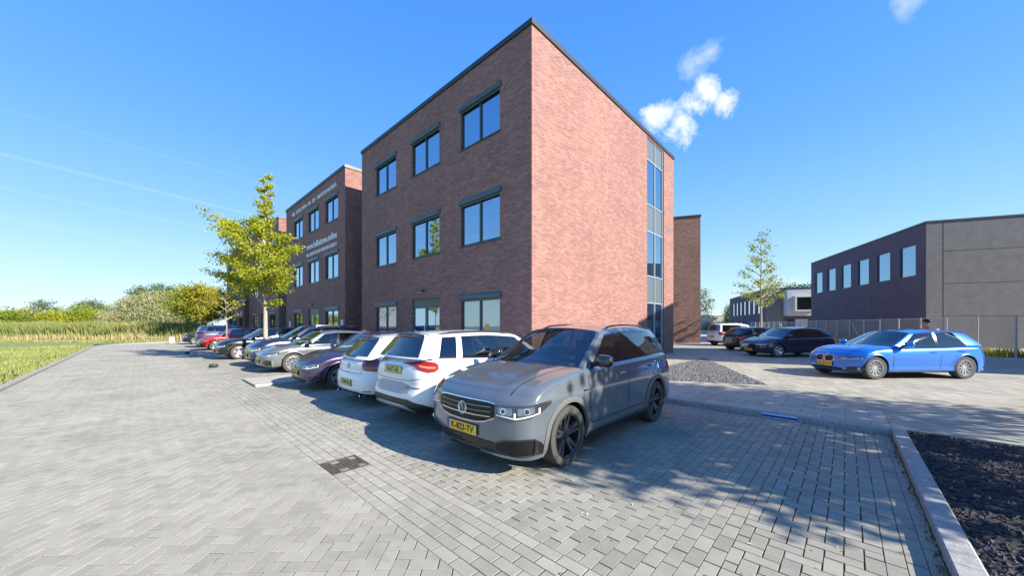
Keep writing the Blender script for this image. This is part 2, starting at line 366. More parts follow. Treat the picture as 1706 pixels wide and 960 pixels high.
def clip_poly(poly, hp):
    # hp: half planes (nx,ny,c) keep nx*x+ny*y<=c
    for nx, ny, c in hp:
        out = []
        for i in range(len(poly)):
            p, q = poly[i], poly[(i + 1) % len(poly)]
            dp = nx * p[0] + ny * p[1] - c; dq = nx * q[0] + ny * q[1] - c
            if dp <= 0: out.append(p)
            if (dp < 0) != (dq < 0) and abs(dp - dq) > 1e-9:
                t = dp / (dp - dq); out.append((p[0] + t * (q[0] - p[0]), p[1] + t * (q[1] - p[1])))
        poly = out
        if len(poly) < 3: return []
    return poly
def hps(poly):      # convex CCW polygon to half planes
    h = []
    for i in range(len(poly)):
        (x0, y0), (x1, y1) = poly[i], poly[(i + 1) % len(poly)]
        nx, ny = (y1 - y0), -(x1 - x0); l = hypot(nx, ny); nx /= l; ny /= l
        h.append((nx, ny, nx * x0 + ny * y0))
    return h
class Pav:
    def __init__(s): s.V = []; s.F = []; s.T = []
    def brick(s, poly, z, tone, inset, r):
        k = len(s.V); n = len(poly)
        cx = sum(p[0] for p in poly) / n; cy = sum(p[1] for p in poly) / n
        tx, ty = (r.random() - .5) * .006, (r.random() - .5) * .006; dz = (r.random() - .5) * .0025
        rings = []
        for ins, zz in ((inset, -.02), (inset, -.0012), (inset + .002, 0)):
            for p in poly:
                dx, dy = p[0] - cx, p[1] - cy; l = hypot(dx, dy) + 1e-9; f = max(0.0, 1 - ins * 1.35 / l)
                x, y = cx + dx * f, cy + dy * f
                s.V.append((x, y, z + zz + dz + tx * dx + ty * dy))
        for l in range(2):
            for i in range(n): s.F.append([k + l * n + i, k + l * n + (i + 1) % n, k + l * n + n + (i + 1) % n, k + l * n + n + i]); s.T.append(tone)
        s.F.append([k + 2 * n + i for i in range(n)]); s.T.append(tone)
    def field(s, region, pattern, ang=0, org=(0, 0), bl=.21, bw=.105, gap=.0035, z=0, seed=1, skip=None):
        r = random.Random(seed); hp = hps(region)
        ca, sa = cos(ang), sin(ang)
        def tl(p): x, y = p[0] - org[0], p[1] - org[1]; return (x * ca + y * sa, -x * sa + y * ca)
        def tw(p): return (org[0] + p[0] * ca - p[1] * sa, org[1] + p[0] * sa + p[1] * ca)
        lp = [tl(p) for p in region]
        x0, x1 = min(p[0] for p in lp), max(p[0] for p in lp); y0, y1 = min(p[1] for p in lp), max(p[1] for p in lp)
        rects = []
        if pattern == 'herring':
            w_ = bw
            for i in range(int(x0 / w_) - 3, int(x1 / w_) + 3):
                for j in range(int(y0 / w_) - 3, int(y1 / w_) + 3):
                    k = (i - j) % 4
                    if k == 0: rects.append((i * w_, j * w_, (i + 2) * w_, (j + 1) * w_))
                    elif k == 3: rects.append((i * w_, j * w_, (i + 1) * w_, (j + 2) * w_))
        else:
            for j in range(int(y0 / bw) - 2, int(y1 / bw) + 2):
                off = (j % 2) * bl / 2 if pattern == 'stretcher' else 0
                if pattern == 'random': off = ((j * 0.37) % 1) * bl
                for i in range(int(x0 / bl) - 2, int(x1 / bl) + 2): rects.append((i * bl + off, j * bw, (i + 1) * bl + off, (j + 1) * bw))
        for (a, b, c, d) in rects:
            P = [tw(q) for q in ((a, b), (c, b), (c, d), (a, d))]
            cx, cy = (P[0][0] + P[2][0]) / 2, (P[0][1] + P[2][1]) / 2
            md = max(nx * cx + ny * cy - cc for nx, ny, cc in hp)
            if md > bl: continue
            if skip and skip(cx, cy): continue
            if md > -bl * .7: P = clip_poly(P, hp)
            if len(P) < 3: continue
            area = abs(sum(P[i][0] * P[(i + 1) % len(P)][1] - P[(i + 1) % len(P)][0] * P[i][1] for i in range(len(P)))) / 2
            if area < .0006: continue
            s.brick(P, z, r.random(), gap / 2, r)
    def build(s, name, m):
        o = mk(name, s.V, s.F, m)
        a = o.data.attributes.new('tone', 'FLOAT', 'FACE'); a.data.foreach_set('value', s.T)
        return tag(o, kind='structure')
def sheet(name, pts, z, m, kind='structure'):
    o = mk(name, [(x, y, z) for x, y in pts], [list(range(len(pts)))], m); return tag(o, kind=kind)

RA = R(25.2); r1 = (cos(RA), sin(RA)); r2 = (-sin(RA), cos(RA))
def rot_pt(o, a, b): return (o[0] + a * r1[0] + b * r2[0], o[1] + a * r1[1] + b * r2[1])
# far ground
M_grass = mat('grass_ground', (.09, .14, .03), .95, noise=(.6, .35))
sheet('ground', [(-600, -600), (900, -600), (900, 900), (-600, 900)], -.05, M_grass)
# base under pavers
sheet('road_bed', [(-3.2, -12), (2.08, -12), (2.08, 47), (-3.2, 47)], -.0045, M_joint)
sheet('bay_bed', [(2.08, -.55), (8.2, -.55), (8.2, 66), (2.08, 66)], -.0055, M_jointm)
ROADL = -2.35
p = Pav()
p.field([(ROADL, -6), (1.46, -6), (1.46, 40), (ROADL, 40)], 'herring', ang=R(45), org=(1.46, 0), seed=3, gap=.0075)
p.build('road', M_pav)
p = Pav()
p.field([(1.46, -6), (2.09, -6), (2.09, 46), (1.46, 46)], 'stretcher', ang=R(90), org=(1.46, 0), seed=4, gap=.008,
        skip=lambda x, y: 1.47 < x < 1.87 and 4.1 < y < 4.5)
p.build('road_edge_band', M_pav)
def isl(x, y): return 11.35 < y < 13.1 and x < 6.0
p = Pav()
p.field([(2.09, .62), (7.66, .62), (7.66, 46), (2.09, 46)], 'stretcher', ang=0, org=(2.09, .62), seed=5, gap=.0085, skip=lambda x, y: isl(x, y) and x > 2.1)
p.field([(2.09, -.2), (7.66, -.2), (7.66, .62), (2.09, .62)], 'herring', ang=0, org=(2.09, -.2), seed=6, gap=.011)
p.field([(2.09, -.495), (7.66, -.495), (7.66, -.2), (2.09, -.2)], 'stretcher', ang=0, org=(2.09, -.515), seed=7, gap=.008)
p.build('parking_bays', M_pavp)
# far bend of the road: curves to the right round the end of the bays
bend = [(ROADL, 40)] + [(ROADL + 6 - 6 * cos(a_), 40 + 7 * sin(a_)) for a_ in [k * pi / 2 / 12 for k in range(1, 13)]] + [(8.2, 47), (8.2, 46), (2.09, 46), (2.09, 45.9), (1.46, 45.9), (1.46, 40)]
M_far = mat('far_pavers', (.33, .325, .31), .85, noise=(4, .2))
sheet('far_road', bend[:14] + bend[18:] if False else [q for q in bend if not (q[0] > 2.0 and q[1] in (45.9,))], -.004, M_far)
# kerbs: concrete edging stones
M_kerb = mat('kerb_concrete', (.30, .30, .29), .85, noise=(18, .22), bump=(70, .35))
def kerb_run(name, pts, wdt=.12, h=.1, stone=1.0, label=None):
    mb = MB()
    for (x0, y0), (x1, y1) in zip(pts[:-1], pts[1:]):
        l = hypot(x1 - x0, y1 - y0); n = max(1, round(l / stone)); a = atan2(y1 - y0, x1 - x0)
        for i in range(n):
            M = Matrix.Translation((x0 + (x1 - x0) * i / n, y0 + (y1 - y0) * i / n, 0)) @ Matrix.Rotation(a, 4, 'Z')
            q = l / n - .004
            V = [(0, 0, -.05), (q, 0, -.05), (q, wdt, -.05), (0, wdt, -.05), (0, .008, h - .02), (q, .008, h - .02), (q, wdt, h - .008), (0, wdt, h - .008), (0, .025, h), (q, .025, h), (q, wdt - .01, h), (0, wdt - .01, h)]
            F = [[0, 1, 5, 4], [1, 2, 6, 10, 9, 5], [2, 3, 7, 6], [3, 0, 4, 8, 11, 7], [4, 5, 9, 8], [6, 7, 11, 10], [8, 9, 10, 11]]
            mb.add([M @ Vector(v) for v in V], F)
    return tag(mb.build(name, M_kerb), kind='structure')
kerb_run('kerb_behind_bays', [(7.68, 21.2), (7.68, -.5)], -.16 * -1, .1)     # stones face the bays
kerb_run('kerb_beside_bed', [(7.84, -.66), (2.6, -.66)][::-1] if False else [(2.6, -.66), (7.84, -.66)], .16, .1)
kerb_run('kerb_far_side', [(ROADL, -6), (ROADL, 40)] + bend[1:13] + [(8.3, 47)], .15, .08)
# footway slabs between the kerb and the building, then the plaza
sheet('plaza_bed', [(7.8, -30), (120, -30), (120, 66), (7.8, 66)], -.004 + .075, M_joint)
PZ = .094
G0, G1, G2 = (11.2, 1.46), (18.3, 4.85), (9.6, 4.95)      # corners of the gravel bed
p = Pav()
gedge = (9.6 - 11.2, 4.95 - 1.46)
# strip of 30 cm slabs beside the kerb
p.field([(7.84, -.5), (9.3, -.5), (11.2, 1.46), (9.6, 4.95), (7.84, 4.95)], 'stretcher', ang=R(90), org=(7.84, 0), bl=.6, bw=.3, gap=.006, z=PZ, seed=8)
p.field([(7.84, 4.95), (9.6, 4.95), (9.6, 7.1), (7.84, 7.1)], 'stretcher', ang=R(90), org=(7.84, 0), bl=.6, bw=.3, gap=.006, z=PZ, seed=8)
p.field([(7.84, 7.1), (8.44, 7.1), (8.44, 46), (7.84, 46)], 'stretcher', ang=R(90), org=(7.84, 0), bl=.6, bw=.3, gap=.006, z=PZ, seed=9)
p.build('footway', M_slab)
p = Pav()
dxg, dyg = (G1[0] - G0[0]), (G1[1] - G0[1]); ga = atan2(dyg, dxg)
for q, sd_ in (([(7.84, -5), (9.3, -5), (9.3, -.5), (7.84, -.5)], 10), ([(9.3, -5), (11.2, -5), (11.2, 1.46), (9.3, -.5)], 10), ([(11.2, -5), (34, -5), (34, 12.35), (11.2, 1.46)], 10),
               ([(9.6, 4.95), (18.3, 4.85), (23.0, 7.1), (9.6, 7.1)], 11), ([(21.0, 7.1), (23.0, 7.1), (34, 12.35), (34, 22), (21, 22)], 12)):
    p.field(q, 'random', ang=ga, org=G0, bl=.42, bw=.14, gap=.008, z=PZ, seed=sd_)
p.build('plaza', M_plaza)
# beyond the meshed pavers
M_farp = mat('far_plaza', (.33, .31, .28), .85, noise=(3, .2))
sheet('far_plaza', [(7.84, -30), (140, -30), (140, 66), (21.2, 66), (21.2, 7), (8, 7)], PZ - .016, M_farp)
# gravel bed
def gravel(name, poly, z, n, m, size, seed, label):
    r = random.Random(seed); hp = hps(poly); mb = MB()
    x0, x1 = min(p[0] for p in poly), max(p[0] for p in poly); y0, y1 = min(p[1] for p in poly), max(p[1] for p in poly)
    c = 0
    while c < n:
        x = x0 + (x1 - x0) * r.random(); y = y0 + (y1 - y0) * r.random()
        if max(a * x + b * y - q for a, b, q in hp) > -.02: continue
        c += 1; s_ = size * (.5 + r.random()); a = r.random() * 6.28; h = s_ * (.35 + .5 * r.random()); zz = z + r.random() * .01
        V = [(x + cos(a + k * 2.094 + r.uniform(-.3, .3)) * s_, y + sin(a + k * 2.094 + r.uniform(-.3, .3)) * s_, zz) for k in range(3)] + [(x + r.uniform(-.4, .4) * s_, y + r.uniform(-.4, .4) * s_, zz + h)]
        mb.add(V, [[0, 1, 3], [1, 2, 3], [2, 0, 3]])
    o = mb.build(name, m); tag(o, label, 'gravel', kind='stuff'); return o
M_grav = mat('grey_gravel', (.17, .17, .175), .9, noise=(25, .5))
M_gravd = mat('dark_chippings', (.045, .042, .05), .9, noise=(30, .5))
sheet('gravel_base', [G0, G1, G2], PZ - .002, mat('gravel_base', (.10, .10, .10), .95))
gravel('gravel_bed', [G0, G1, G2], PZ, 15000, M_grav, .028, 5, 'triangular bed of grey gravel in the plaza paving')
sheet('planting_bed', [(1.9, -3.2), (7.84, -3.2), (7.84, -.52), (2.6, -.52)], .055, mat('bed_soil', (.028, .025, .027), .95))
gravel('bed_chippings', [(2.2, -3.2), (7.84, -3.2), (7.84, -.52), (2.6, -.52)], .06, 12000, M_gravd, .022, 6, 'dark stone chippings filling the bed behind the right kerb')
# light slab island between the bays
M_isl = mat('island_concrete', (.40, .385, .34), .85, noise=(10, .15))
mb = MB()
for i in range(3):
    for j in range(5):
        x0, y0 = 2.12 + j * .6, 11.4 + i * .56
        mb.box((x0, y0, -.02), (x0 + .592, y0 + .552, .055), bev=.01)
tag(mb.build('slab_island', M_isl), kind='structure')
# drain grate in the edge band
dr = empty('road_drain', (1.46, 4.08, 0)); tag(dr, 'rusty cast iron drain grate set in the paving edge band', 'drain grate')
M_rust = mat('rusty_iron', (.10, .082, .076), .75, metal=.3, noise=(30, .4))
mb = MB(); W_, D_ = .42, .44
mb.box((0, 0, -.04), (W_, .03, .006)); mb.box((0, D_ - .03, -.04), (W_, D_, .006)); mb.box((0, .03, -.04), (.03, D_ - .03, .006)); mb.box((W_ - .03, .03, -.04), (W_, D_ - .03, .006)); mb.box((W_ / 2 - .015, .03, -.04), (W_ / 2 + .015, D_ - .03, .004))
mb.build('frame', M_rust, dr)
mb = MB()
for i in range(6): y = .075 + i * .058; mb.box((.03, y, -.003), (W_ / 2 - .015, y + .012, .005)); mb.box((W_ / 2 + .015, y, -.003), (W_ - .03, y + .012, .005))
mb.build('bars', M_rust, dr)
bxo('sump', (.02, .02, -.011), (W_ - .02, D_ - .02, -.0035), M_ink, dr)

# parking plate on the kerb
pp = empty('kerb_parking_plate', (7.683, .60, 0)); tag(pp, 'blue and white reserved parking plate fixed to the kerb face', 'sign')
bxo('plate', (-.012, 0, .012), (-.006, .5, .088), mat('sign_blue', (.015, .02, .35), .3), pp)
bxo('stripe', (-.015, 0, .058), (-.0125, .5, .088), mat('sign_pale', (.45, .6, .9), .3), pp)
bxo('edge_line', (-.015, 0, .012), (-.0125, .5, .022), M_white, pp)

# ------------------------------------------------------------------ office buildings
ZT = 11.1
def wall_plane(mb, uvs, org, ux, W, H, holes, depth, nrm, z0=0):
    """front sheet of a wall with rectangular holes + reveals. ux: unit run direction, nrm: outward"""
    xs = sorted(set([0, W] + [h[0] for h in holes] + [h[1] for h in holes])); zs = sorted(set([z0, H] + [h[2] for h in holes] + [h[3] for h in holes]))
    def P(a, z, d=0): return (org[0] + ux[0] * a - nrm[0] * d, org[1] + ux[1] * a - nrm[1] * d, z)
    def quad(pts, uv):
        mb.add(pts, [[0, 1, 2, 3]]); uvs.extend(uv)
    for i in range(len(xs) - 1):
        for j in range(len(zs) - 1):
            cx, cz = (xs[i] + xs[i + 1]) / 2, (zs[j] + zs[j + 1]) / 2
            if any(h[0] < cx < h[1] and h[2] < cz < h[3] for h in holes): continue
            a, b, c, d = xs[i], xs[i + 1], zs[j], zs[j + 1]
            quad([P(a, c), P(b, c), P(b, d), P(a, d)], [(a, c), (b, c), (b, d), (a, d)])
    for (a, b, c, d) in holes:
        quad([P(a, c), P(a, d), P(a, d, depth), P(a, c, depth)], [(0, c), (0, d), (depth, d), (depth, c)])
        quad([P(b, d), P(b, c), P(b, c, depth), P(b, d, depth)], [(0, d), (0, c), (depth, c), (depth, d)])
        quad([P(a, d), P(b, d), P(b, d, depth), P(a, d, depth)], [(a, 0), (b, 0), (b, depth), (a, depth)])
        quad([P(b, c), P(a, c), P(a, c, depth), P(b, c, depth)], [(b, 0), (a, 0), (a, depth), (b, depth)])
XF = 8.45
def window_unit(parent, y0, y1, z0, z1, full=False, glass=None, box=True):
    """window in a facade at X=XF facing -X; y0<y1. origin at the middle of the sill"""
    wd = y1 - y0; ht = z1 - z0; f = .075; cx = 0
    mb = MB(); x0, x1 = -.0, .07
    mb.box((x0, -wd / 2, 0), (x1, wd / 2, f)); mb.box((x0, -wd / 2, ht - f), (x1, wd / 2, ht))
    mb.box((x0, -wd / 2, f), (x1, -wd / 2 + f, ht - f)); mb.box((x0, wd / 2 - f, f), (x1, wd / 2, ht - f)); mb.box((x0 - .01, -f * .6, f), (x1, f * .6, ht - f))
    fr = mb.build('window', M_frame, parent); fr.location = (XF + .07, (y0 + y1) / 2, z0)
    for s_ in (-1, 1):
        a, b = (f * .6, wd / 2 - f) if s_ > 0 else (-wd / 2 + f, -f * .6)
        g = glass[(s_ + 1) // 2] if isinstance(glass, (list, tuple)) else (glass or G_win)
        bxo('pane', (.03, a, f), (.045, b, ht - f), g, fr)
    bs = MB()
    bs.box((-.10, -wd / 2 - .06, -.055), (.0, wd / 2 + .06, -.012)) if not full else None
    if not full: bs.build('sill', M_frame, fr)
    if box:
        b_ = MB(); zz = ht - .20
        b_.add([(-.13, -wd / 2 - .07, zz + .02), (-.13, -wd / 2 - .07, zz + .14), (-.07, -wd / 2 - .07, zz + .23), (.03, -wd / 2 - .07, zz + .23), (.0, -wd / 2 - .07, zz),
                (-.13, wd / 2 + .07, zz + .02), (-.13, wd / 2 + .07, zz + .14), (-.07, wd / 2 + .07, zz + .23), (.03, wd / 2 + .07, zz + .23), (.0, wd / 2 + .07, zz)],
               [[0, 4, 3, 2, 1], [5, 6, 7, 8, 9], [0, 1, 6, 5], [1, 2, 7, 6], [2, 3, 8, 7], [3, 4, 9, 8], [4, 0, 5, 9]])
        b_.box((-.06, -wd / 2 - .0, zz - .05), (-.03, wd / 2, zz + .02))
        b_.build('screen_box', M_box, fr)
    return fr
def copy_tree(o, parent=None, dy=0):
    c = o.copy(); COL.objects.link(c); c.parent = parent
    if dy: c.location = (c.location[0], c.location[1] + dy, c.location[2])
    for ch in o.children: copy_tree(ch, c)
    return c
def office(y0, cols, length, xdepth, strip, label, proto=None, door_col=1, gl=None):
    root = empty('office_building', (XF, y0, 0)); y1 = y0 + length; XE = XF + xdepth
    tag(root, label, 'office building')
    root_inv = Matrix.Translation((-XF, -y0, 0))
    mb = MB(); uvs = []
    rows = [(8.33, 9.98), (4.63, 6.40)]
    holes = []
    for (a, b) in cols:
        for (c, d) in rows: holes.append((y1 - b, y1 - a, c, d))
        holes.append((y1 - b, y1 - a, .12, 2.80))
    # front facade runs with u from y1 down to y0 so it reads left to right
    wall_plane(mb, uvs, (XF, y1), (0, -1), length, ZT, holes, .16, (-1, 0))
    h2 = [(17.27 - XF, 19.40 - XF, .1, 11.04)] if strip else []
    wall_plane(mb, uvs, (XF, y0), (1, 0), xdepth, ZT, h2, .12, (0, -1))
    wall_plane(mb, uvs, (XE, y0), (0, 1), length, ZT, [], .1, (1, 0))
    wall_plane(mb, uvs, (XE, y1), (-1, 0), xdepth, ZT, [], .1, (0, 1))
    wl = mb.build('wall', M_brick, None, uv=uvs)
    rf = bxo('roof', (XF + .2, y0 + .2, ZT - .3), (XE - .2, y1 - .2, ZT - .1), mat('roof_felt', (.06, .06, .06), .9))
    cp = MB(); o_ = .05; t = .17
    cp.box((XF - o_, y0 - o_, ZT), (XE + o_, y0 + .3, ZT + t)); cp.box((XF - o_, y1 - .3, ZT), (XE + o_, y1 + o_, ZT + t))
    cp.box((XF - o_, y0 + .3, ZT), (XF + .3, y1 - .3, ZT + t)); cp.box((XE - .3, y0 + .3, ZT), (XE + o_, y1 - .3, ZT + t))
    cp = cp.build('coping', M_coping)
    parts = [wl, rf, cp]
    for ci, (a, b) in enumerate(cols):
        for ri, (c, d) in enumerate(rows): parts.append(window_unit(None, a, b, c, d))
        if ci == door_col:
            m_ = MB(); wd = b - a; f = .09
            m_.box((0, -wd / 2, 0), (.07, -wd / 2 + f, 2.68)); m_.box((0, wd / 2 - f, 0), (.07, wd / 2, 2.68)); m_.box((0, -wd / 2 + f, 2.27), (.07, wd / 2 - f, 2.68)); m_.box((0, -.08, 0), (.07, .08, 2.27)); m_.box((0, -wd / 2 + f, 0), (.07, wd / 2 - f, .12))
            dd = m_.build('door', M_box); dd.location = (XF + .07, (a + b) / 2, .12)
            bxo('door_pane', (.03, .08, .12), (.045, wd / 2 - f, 2.27), G_win, dd); bxo('door_pane', (.03, -wd / 2 + f, .12), (.045, -.08, 2.27), G_win, dd)
            h_ = MB().tube([(-.06, .05, .75), (-.06, .05, 1.55)], .014).tube([(-.06, .05, .85), (.02, .05, .85)], .01).tube([(-.06, .05, 1.45), (.02, .05, 1.45)], .01)
            h_.build('door_handle', M_chrome, dd)
            if strip:
                bxo('yellow_notice', (.024, -wd / 2 + f + .02, 1.05), (.029, -wd / 2 + f + .30, 1.45), mat('notice_yellow', (.8, .58, .01), .5), dd)
            for z_ in (.55, 1.9, 2.1):
                bxo('hinge', (-.03, -wd / 2 - .01, z_), (.0, -wd / 2 + .05, z_ + .09), M_silver, dd); bxo('hinge', (-.03, wd / 2 - .05, z_), (.0, wd / 2 + .01, z_ + .09), M_silver, dd)
            parts.append(dd)
            lm = MB().box((-.22, -.17, 0), (0, .17, .07), bev=.02).box((-.21, -.15, -.02), (-.02, .15, 0), mi=1)
            lo = lm.build('wall_lamp', [M_gloss, mat('lamp_diffuser', (.6, .6, .58), .4)]); lo.location = (XF, (a + b) / 2 + .15, 3.08); parts.append(lo)
        else:
            g = (gl or {}).get(ci, G_win)
            w_ = window_unit(None, a, b, .12, 2.80, True, g); parts.append(w_)
            if strip and ci == 0: bxo('orange_sticker', (.022, -.42, 1.22), (.027, -.20, 1.58), mat('sticker_orange', (.8, .42, .12), .5), w_)
    if strip:
        # stair glazing: panels and glass between mullions on the sunny side wall
        x0, xm, x1 = 17.27, 18.335, 19.40; yy = y0 + .06
        fr = MB()
        for x in (x0, xm - .03, x1 - .06): fr.box((x, yy - .03, .1), (x + .06, yy + .06, 11.04), mi=0)
        lv = [.1, 2.75, 4.10, 6.35, 7.70, 9.93, 11.04]
        for z_ in lv: 
            zc = min(max(z_, .1), 11.0); fr.box((x0 + .06, yy - .02, zc), (xm - .03, yy + .05, zc + .05)); fr.box((xm + .03, yy - .02, zc), (x1 - .06, yy + .05, zc + .05))
        sg = fr.build('stair_glazing', M_mull); parts.append(sg)
        for k in range(6):
            nm, mm = ('pane', G_strip) if k % 2 == 0 else ('spandrel_panel', M_panel)
            for (a, b) in ((x0 + .06, xm - .03), (xm + .03, x1 - .06)): bxo(nm, (a, yy + .01, lv[k] + .05), (b, yy + .03, lv[k + 1]), mm, sg)
        bl = bxo('side_trim', (x1 + .005, y0 - .01, .1), (x1 + .07, y0 + .03, 11.04), M_coping); parts.append(bl)
    for q in parts:
        q.parent = root; q.location = (q.location[0] - XF, q.location[1] - y0, q.location[2])
    return root
C1 = [(8.56, 10.70), (12.09, 14.22), (15.63, 17.72)]
b1 = office(7.14, C1, 12.26, 12.5, True, 'nearest red brick office block with glazed stair strip on its sunny side', gl={0: G_blind, 2: G_pink})
C2 = [(22.80, 24.97), (26.25, 28.40), (29.72, 31.85)]
b2 = office(21.71, C2, 12.26, 12.5, False, 'second brick office block with white lettering on its front', gl={})
b3 = copy_tree(b2, None, 14.57); b3['label'] = 'third brick office block half hidden behind the leafy tree'
b4 = copy_tree(b2, None, 29.14); b4['label'] = 'farthest brick office block in the row by the bushes'
for b_ in (b1, b2, b3, b4): b_['group'] = 'brick office blocks in a row along the bays'
# lettering on the second block
def face_M(y, z): return Matrix(((0, 0, -1, XF - .02), (-1, 0, 0, y), (0, 1, 0, z), (0, 0, 0, 1)))
M_let = mat('white_lettering', (.85, .85, .9), .5)
def letters(txt, y_left, y_right, z, size, bold=0.0):
    o = text_mesh('wall_lettering', txt, size, M_let, None, face_M(y_left, z), .012, bold, y_left - y_right, 'LEFT')
    o.parent = b2; o.location = (-XF, -21.71, 0); return o
letters('www.helloitsme.online', 28.7, 22.95, 7.12, .62, .012)
letters('FULL SERVICE ONLINE MARKETING AGENCY', 28.7, 22.95, 6.62, .32, .008)
letters('WEB   SOCIAL MEDIA   SEA   SEO   GROWTH HACKING', 32.3, 23.02, 10.32, .36, .008)
for (yy, u) in ((22.15, 0), (32.9, 1)):
    s_ = bxo('notice_plate', (XF - .03, yy - .18, 1.25), (XF - .002, yy + .18, 1.98), M_white); s_.parent = b2; s_.location = (-XF, -21.71, 0)
# ------------------------------------------------------------------ cars
def interp(k, x):
    if x <= k[0][0]: return k[0][1]
    for (a, b), (c, d) in zip(k[:-1], k[1:]):
        if x <= c: return b + (d - b) * (x - a) / (c - a)
    return k[-1][1]
def smooth_curve(k):
    """monotone cubic through knots (sorted by x)"""
    xs = [q[0] for q in k]; ys = [q[1] for q in k]; n = len(xs)
    d = [(ys[i + 1] - ys[i]) / (xs[i + 1] - xs[i]) for i in range(n - 1)]
    m = [d[0]] + [0 if d[i - 1] * d[i] <= 0 else 2 * d[i - 1] * d[i] / (d[i - 1] + d[i]) for i in range(1, n - 1)] + [d[-1]]
    def f(x):
        if x <= xs[0]: return ys[0]
        if x >= xs[-1]: return ys[-1]
        i = max(j for j in range(n - 1) if xs[j] <= x); h = xs[i + 1] - xs[i]; t = (x - xs[i]) / h
        return ((1 + 2 * t) * (1 - t) ** 2 * ys[i] + t * (1 - t) ** 2 * h * m[i] + t * t * (3 - 2 * t) * ys[i + 1] + t * t * (t - 1) * h * m[i + 1])
    return f
def paint(name, col, metal=.35, rough=.32):
    if name in MATS: return MATS[name]
    m = mat(name, col, rough, metal=metal, coat=1.0); b = m.node_tree.nodes['Principled BSDF']; b.inputs['Coat Roughness'].default_value = .02
    return m

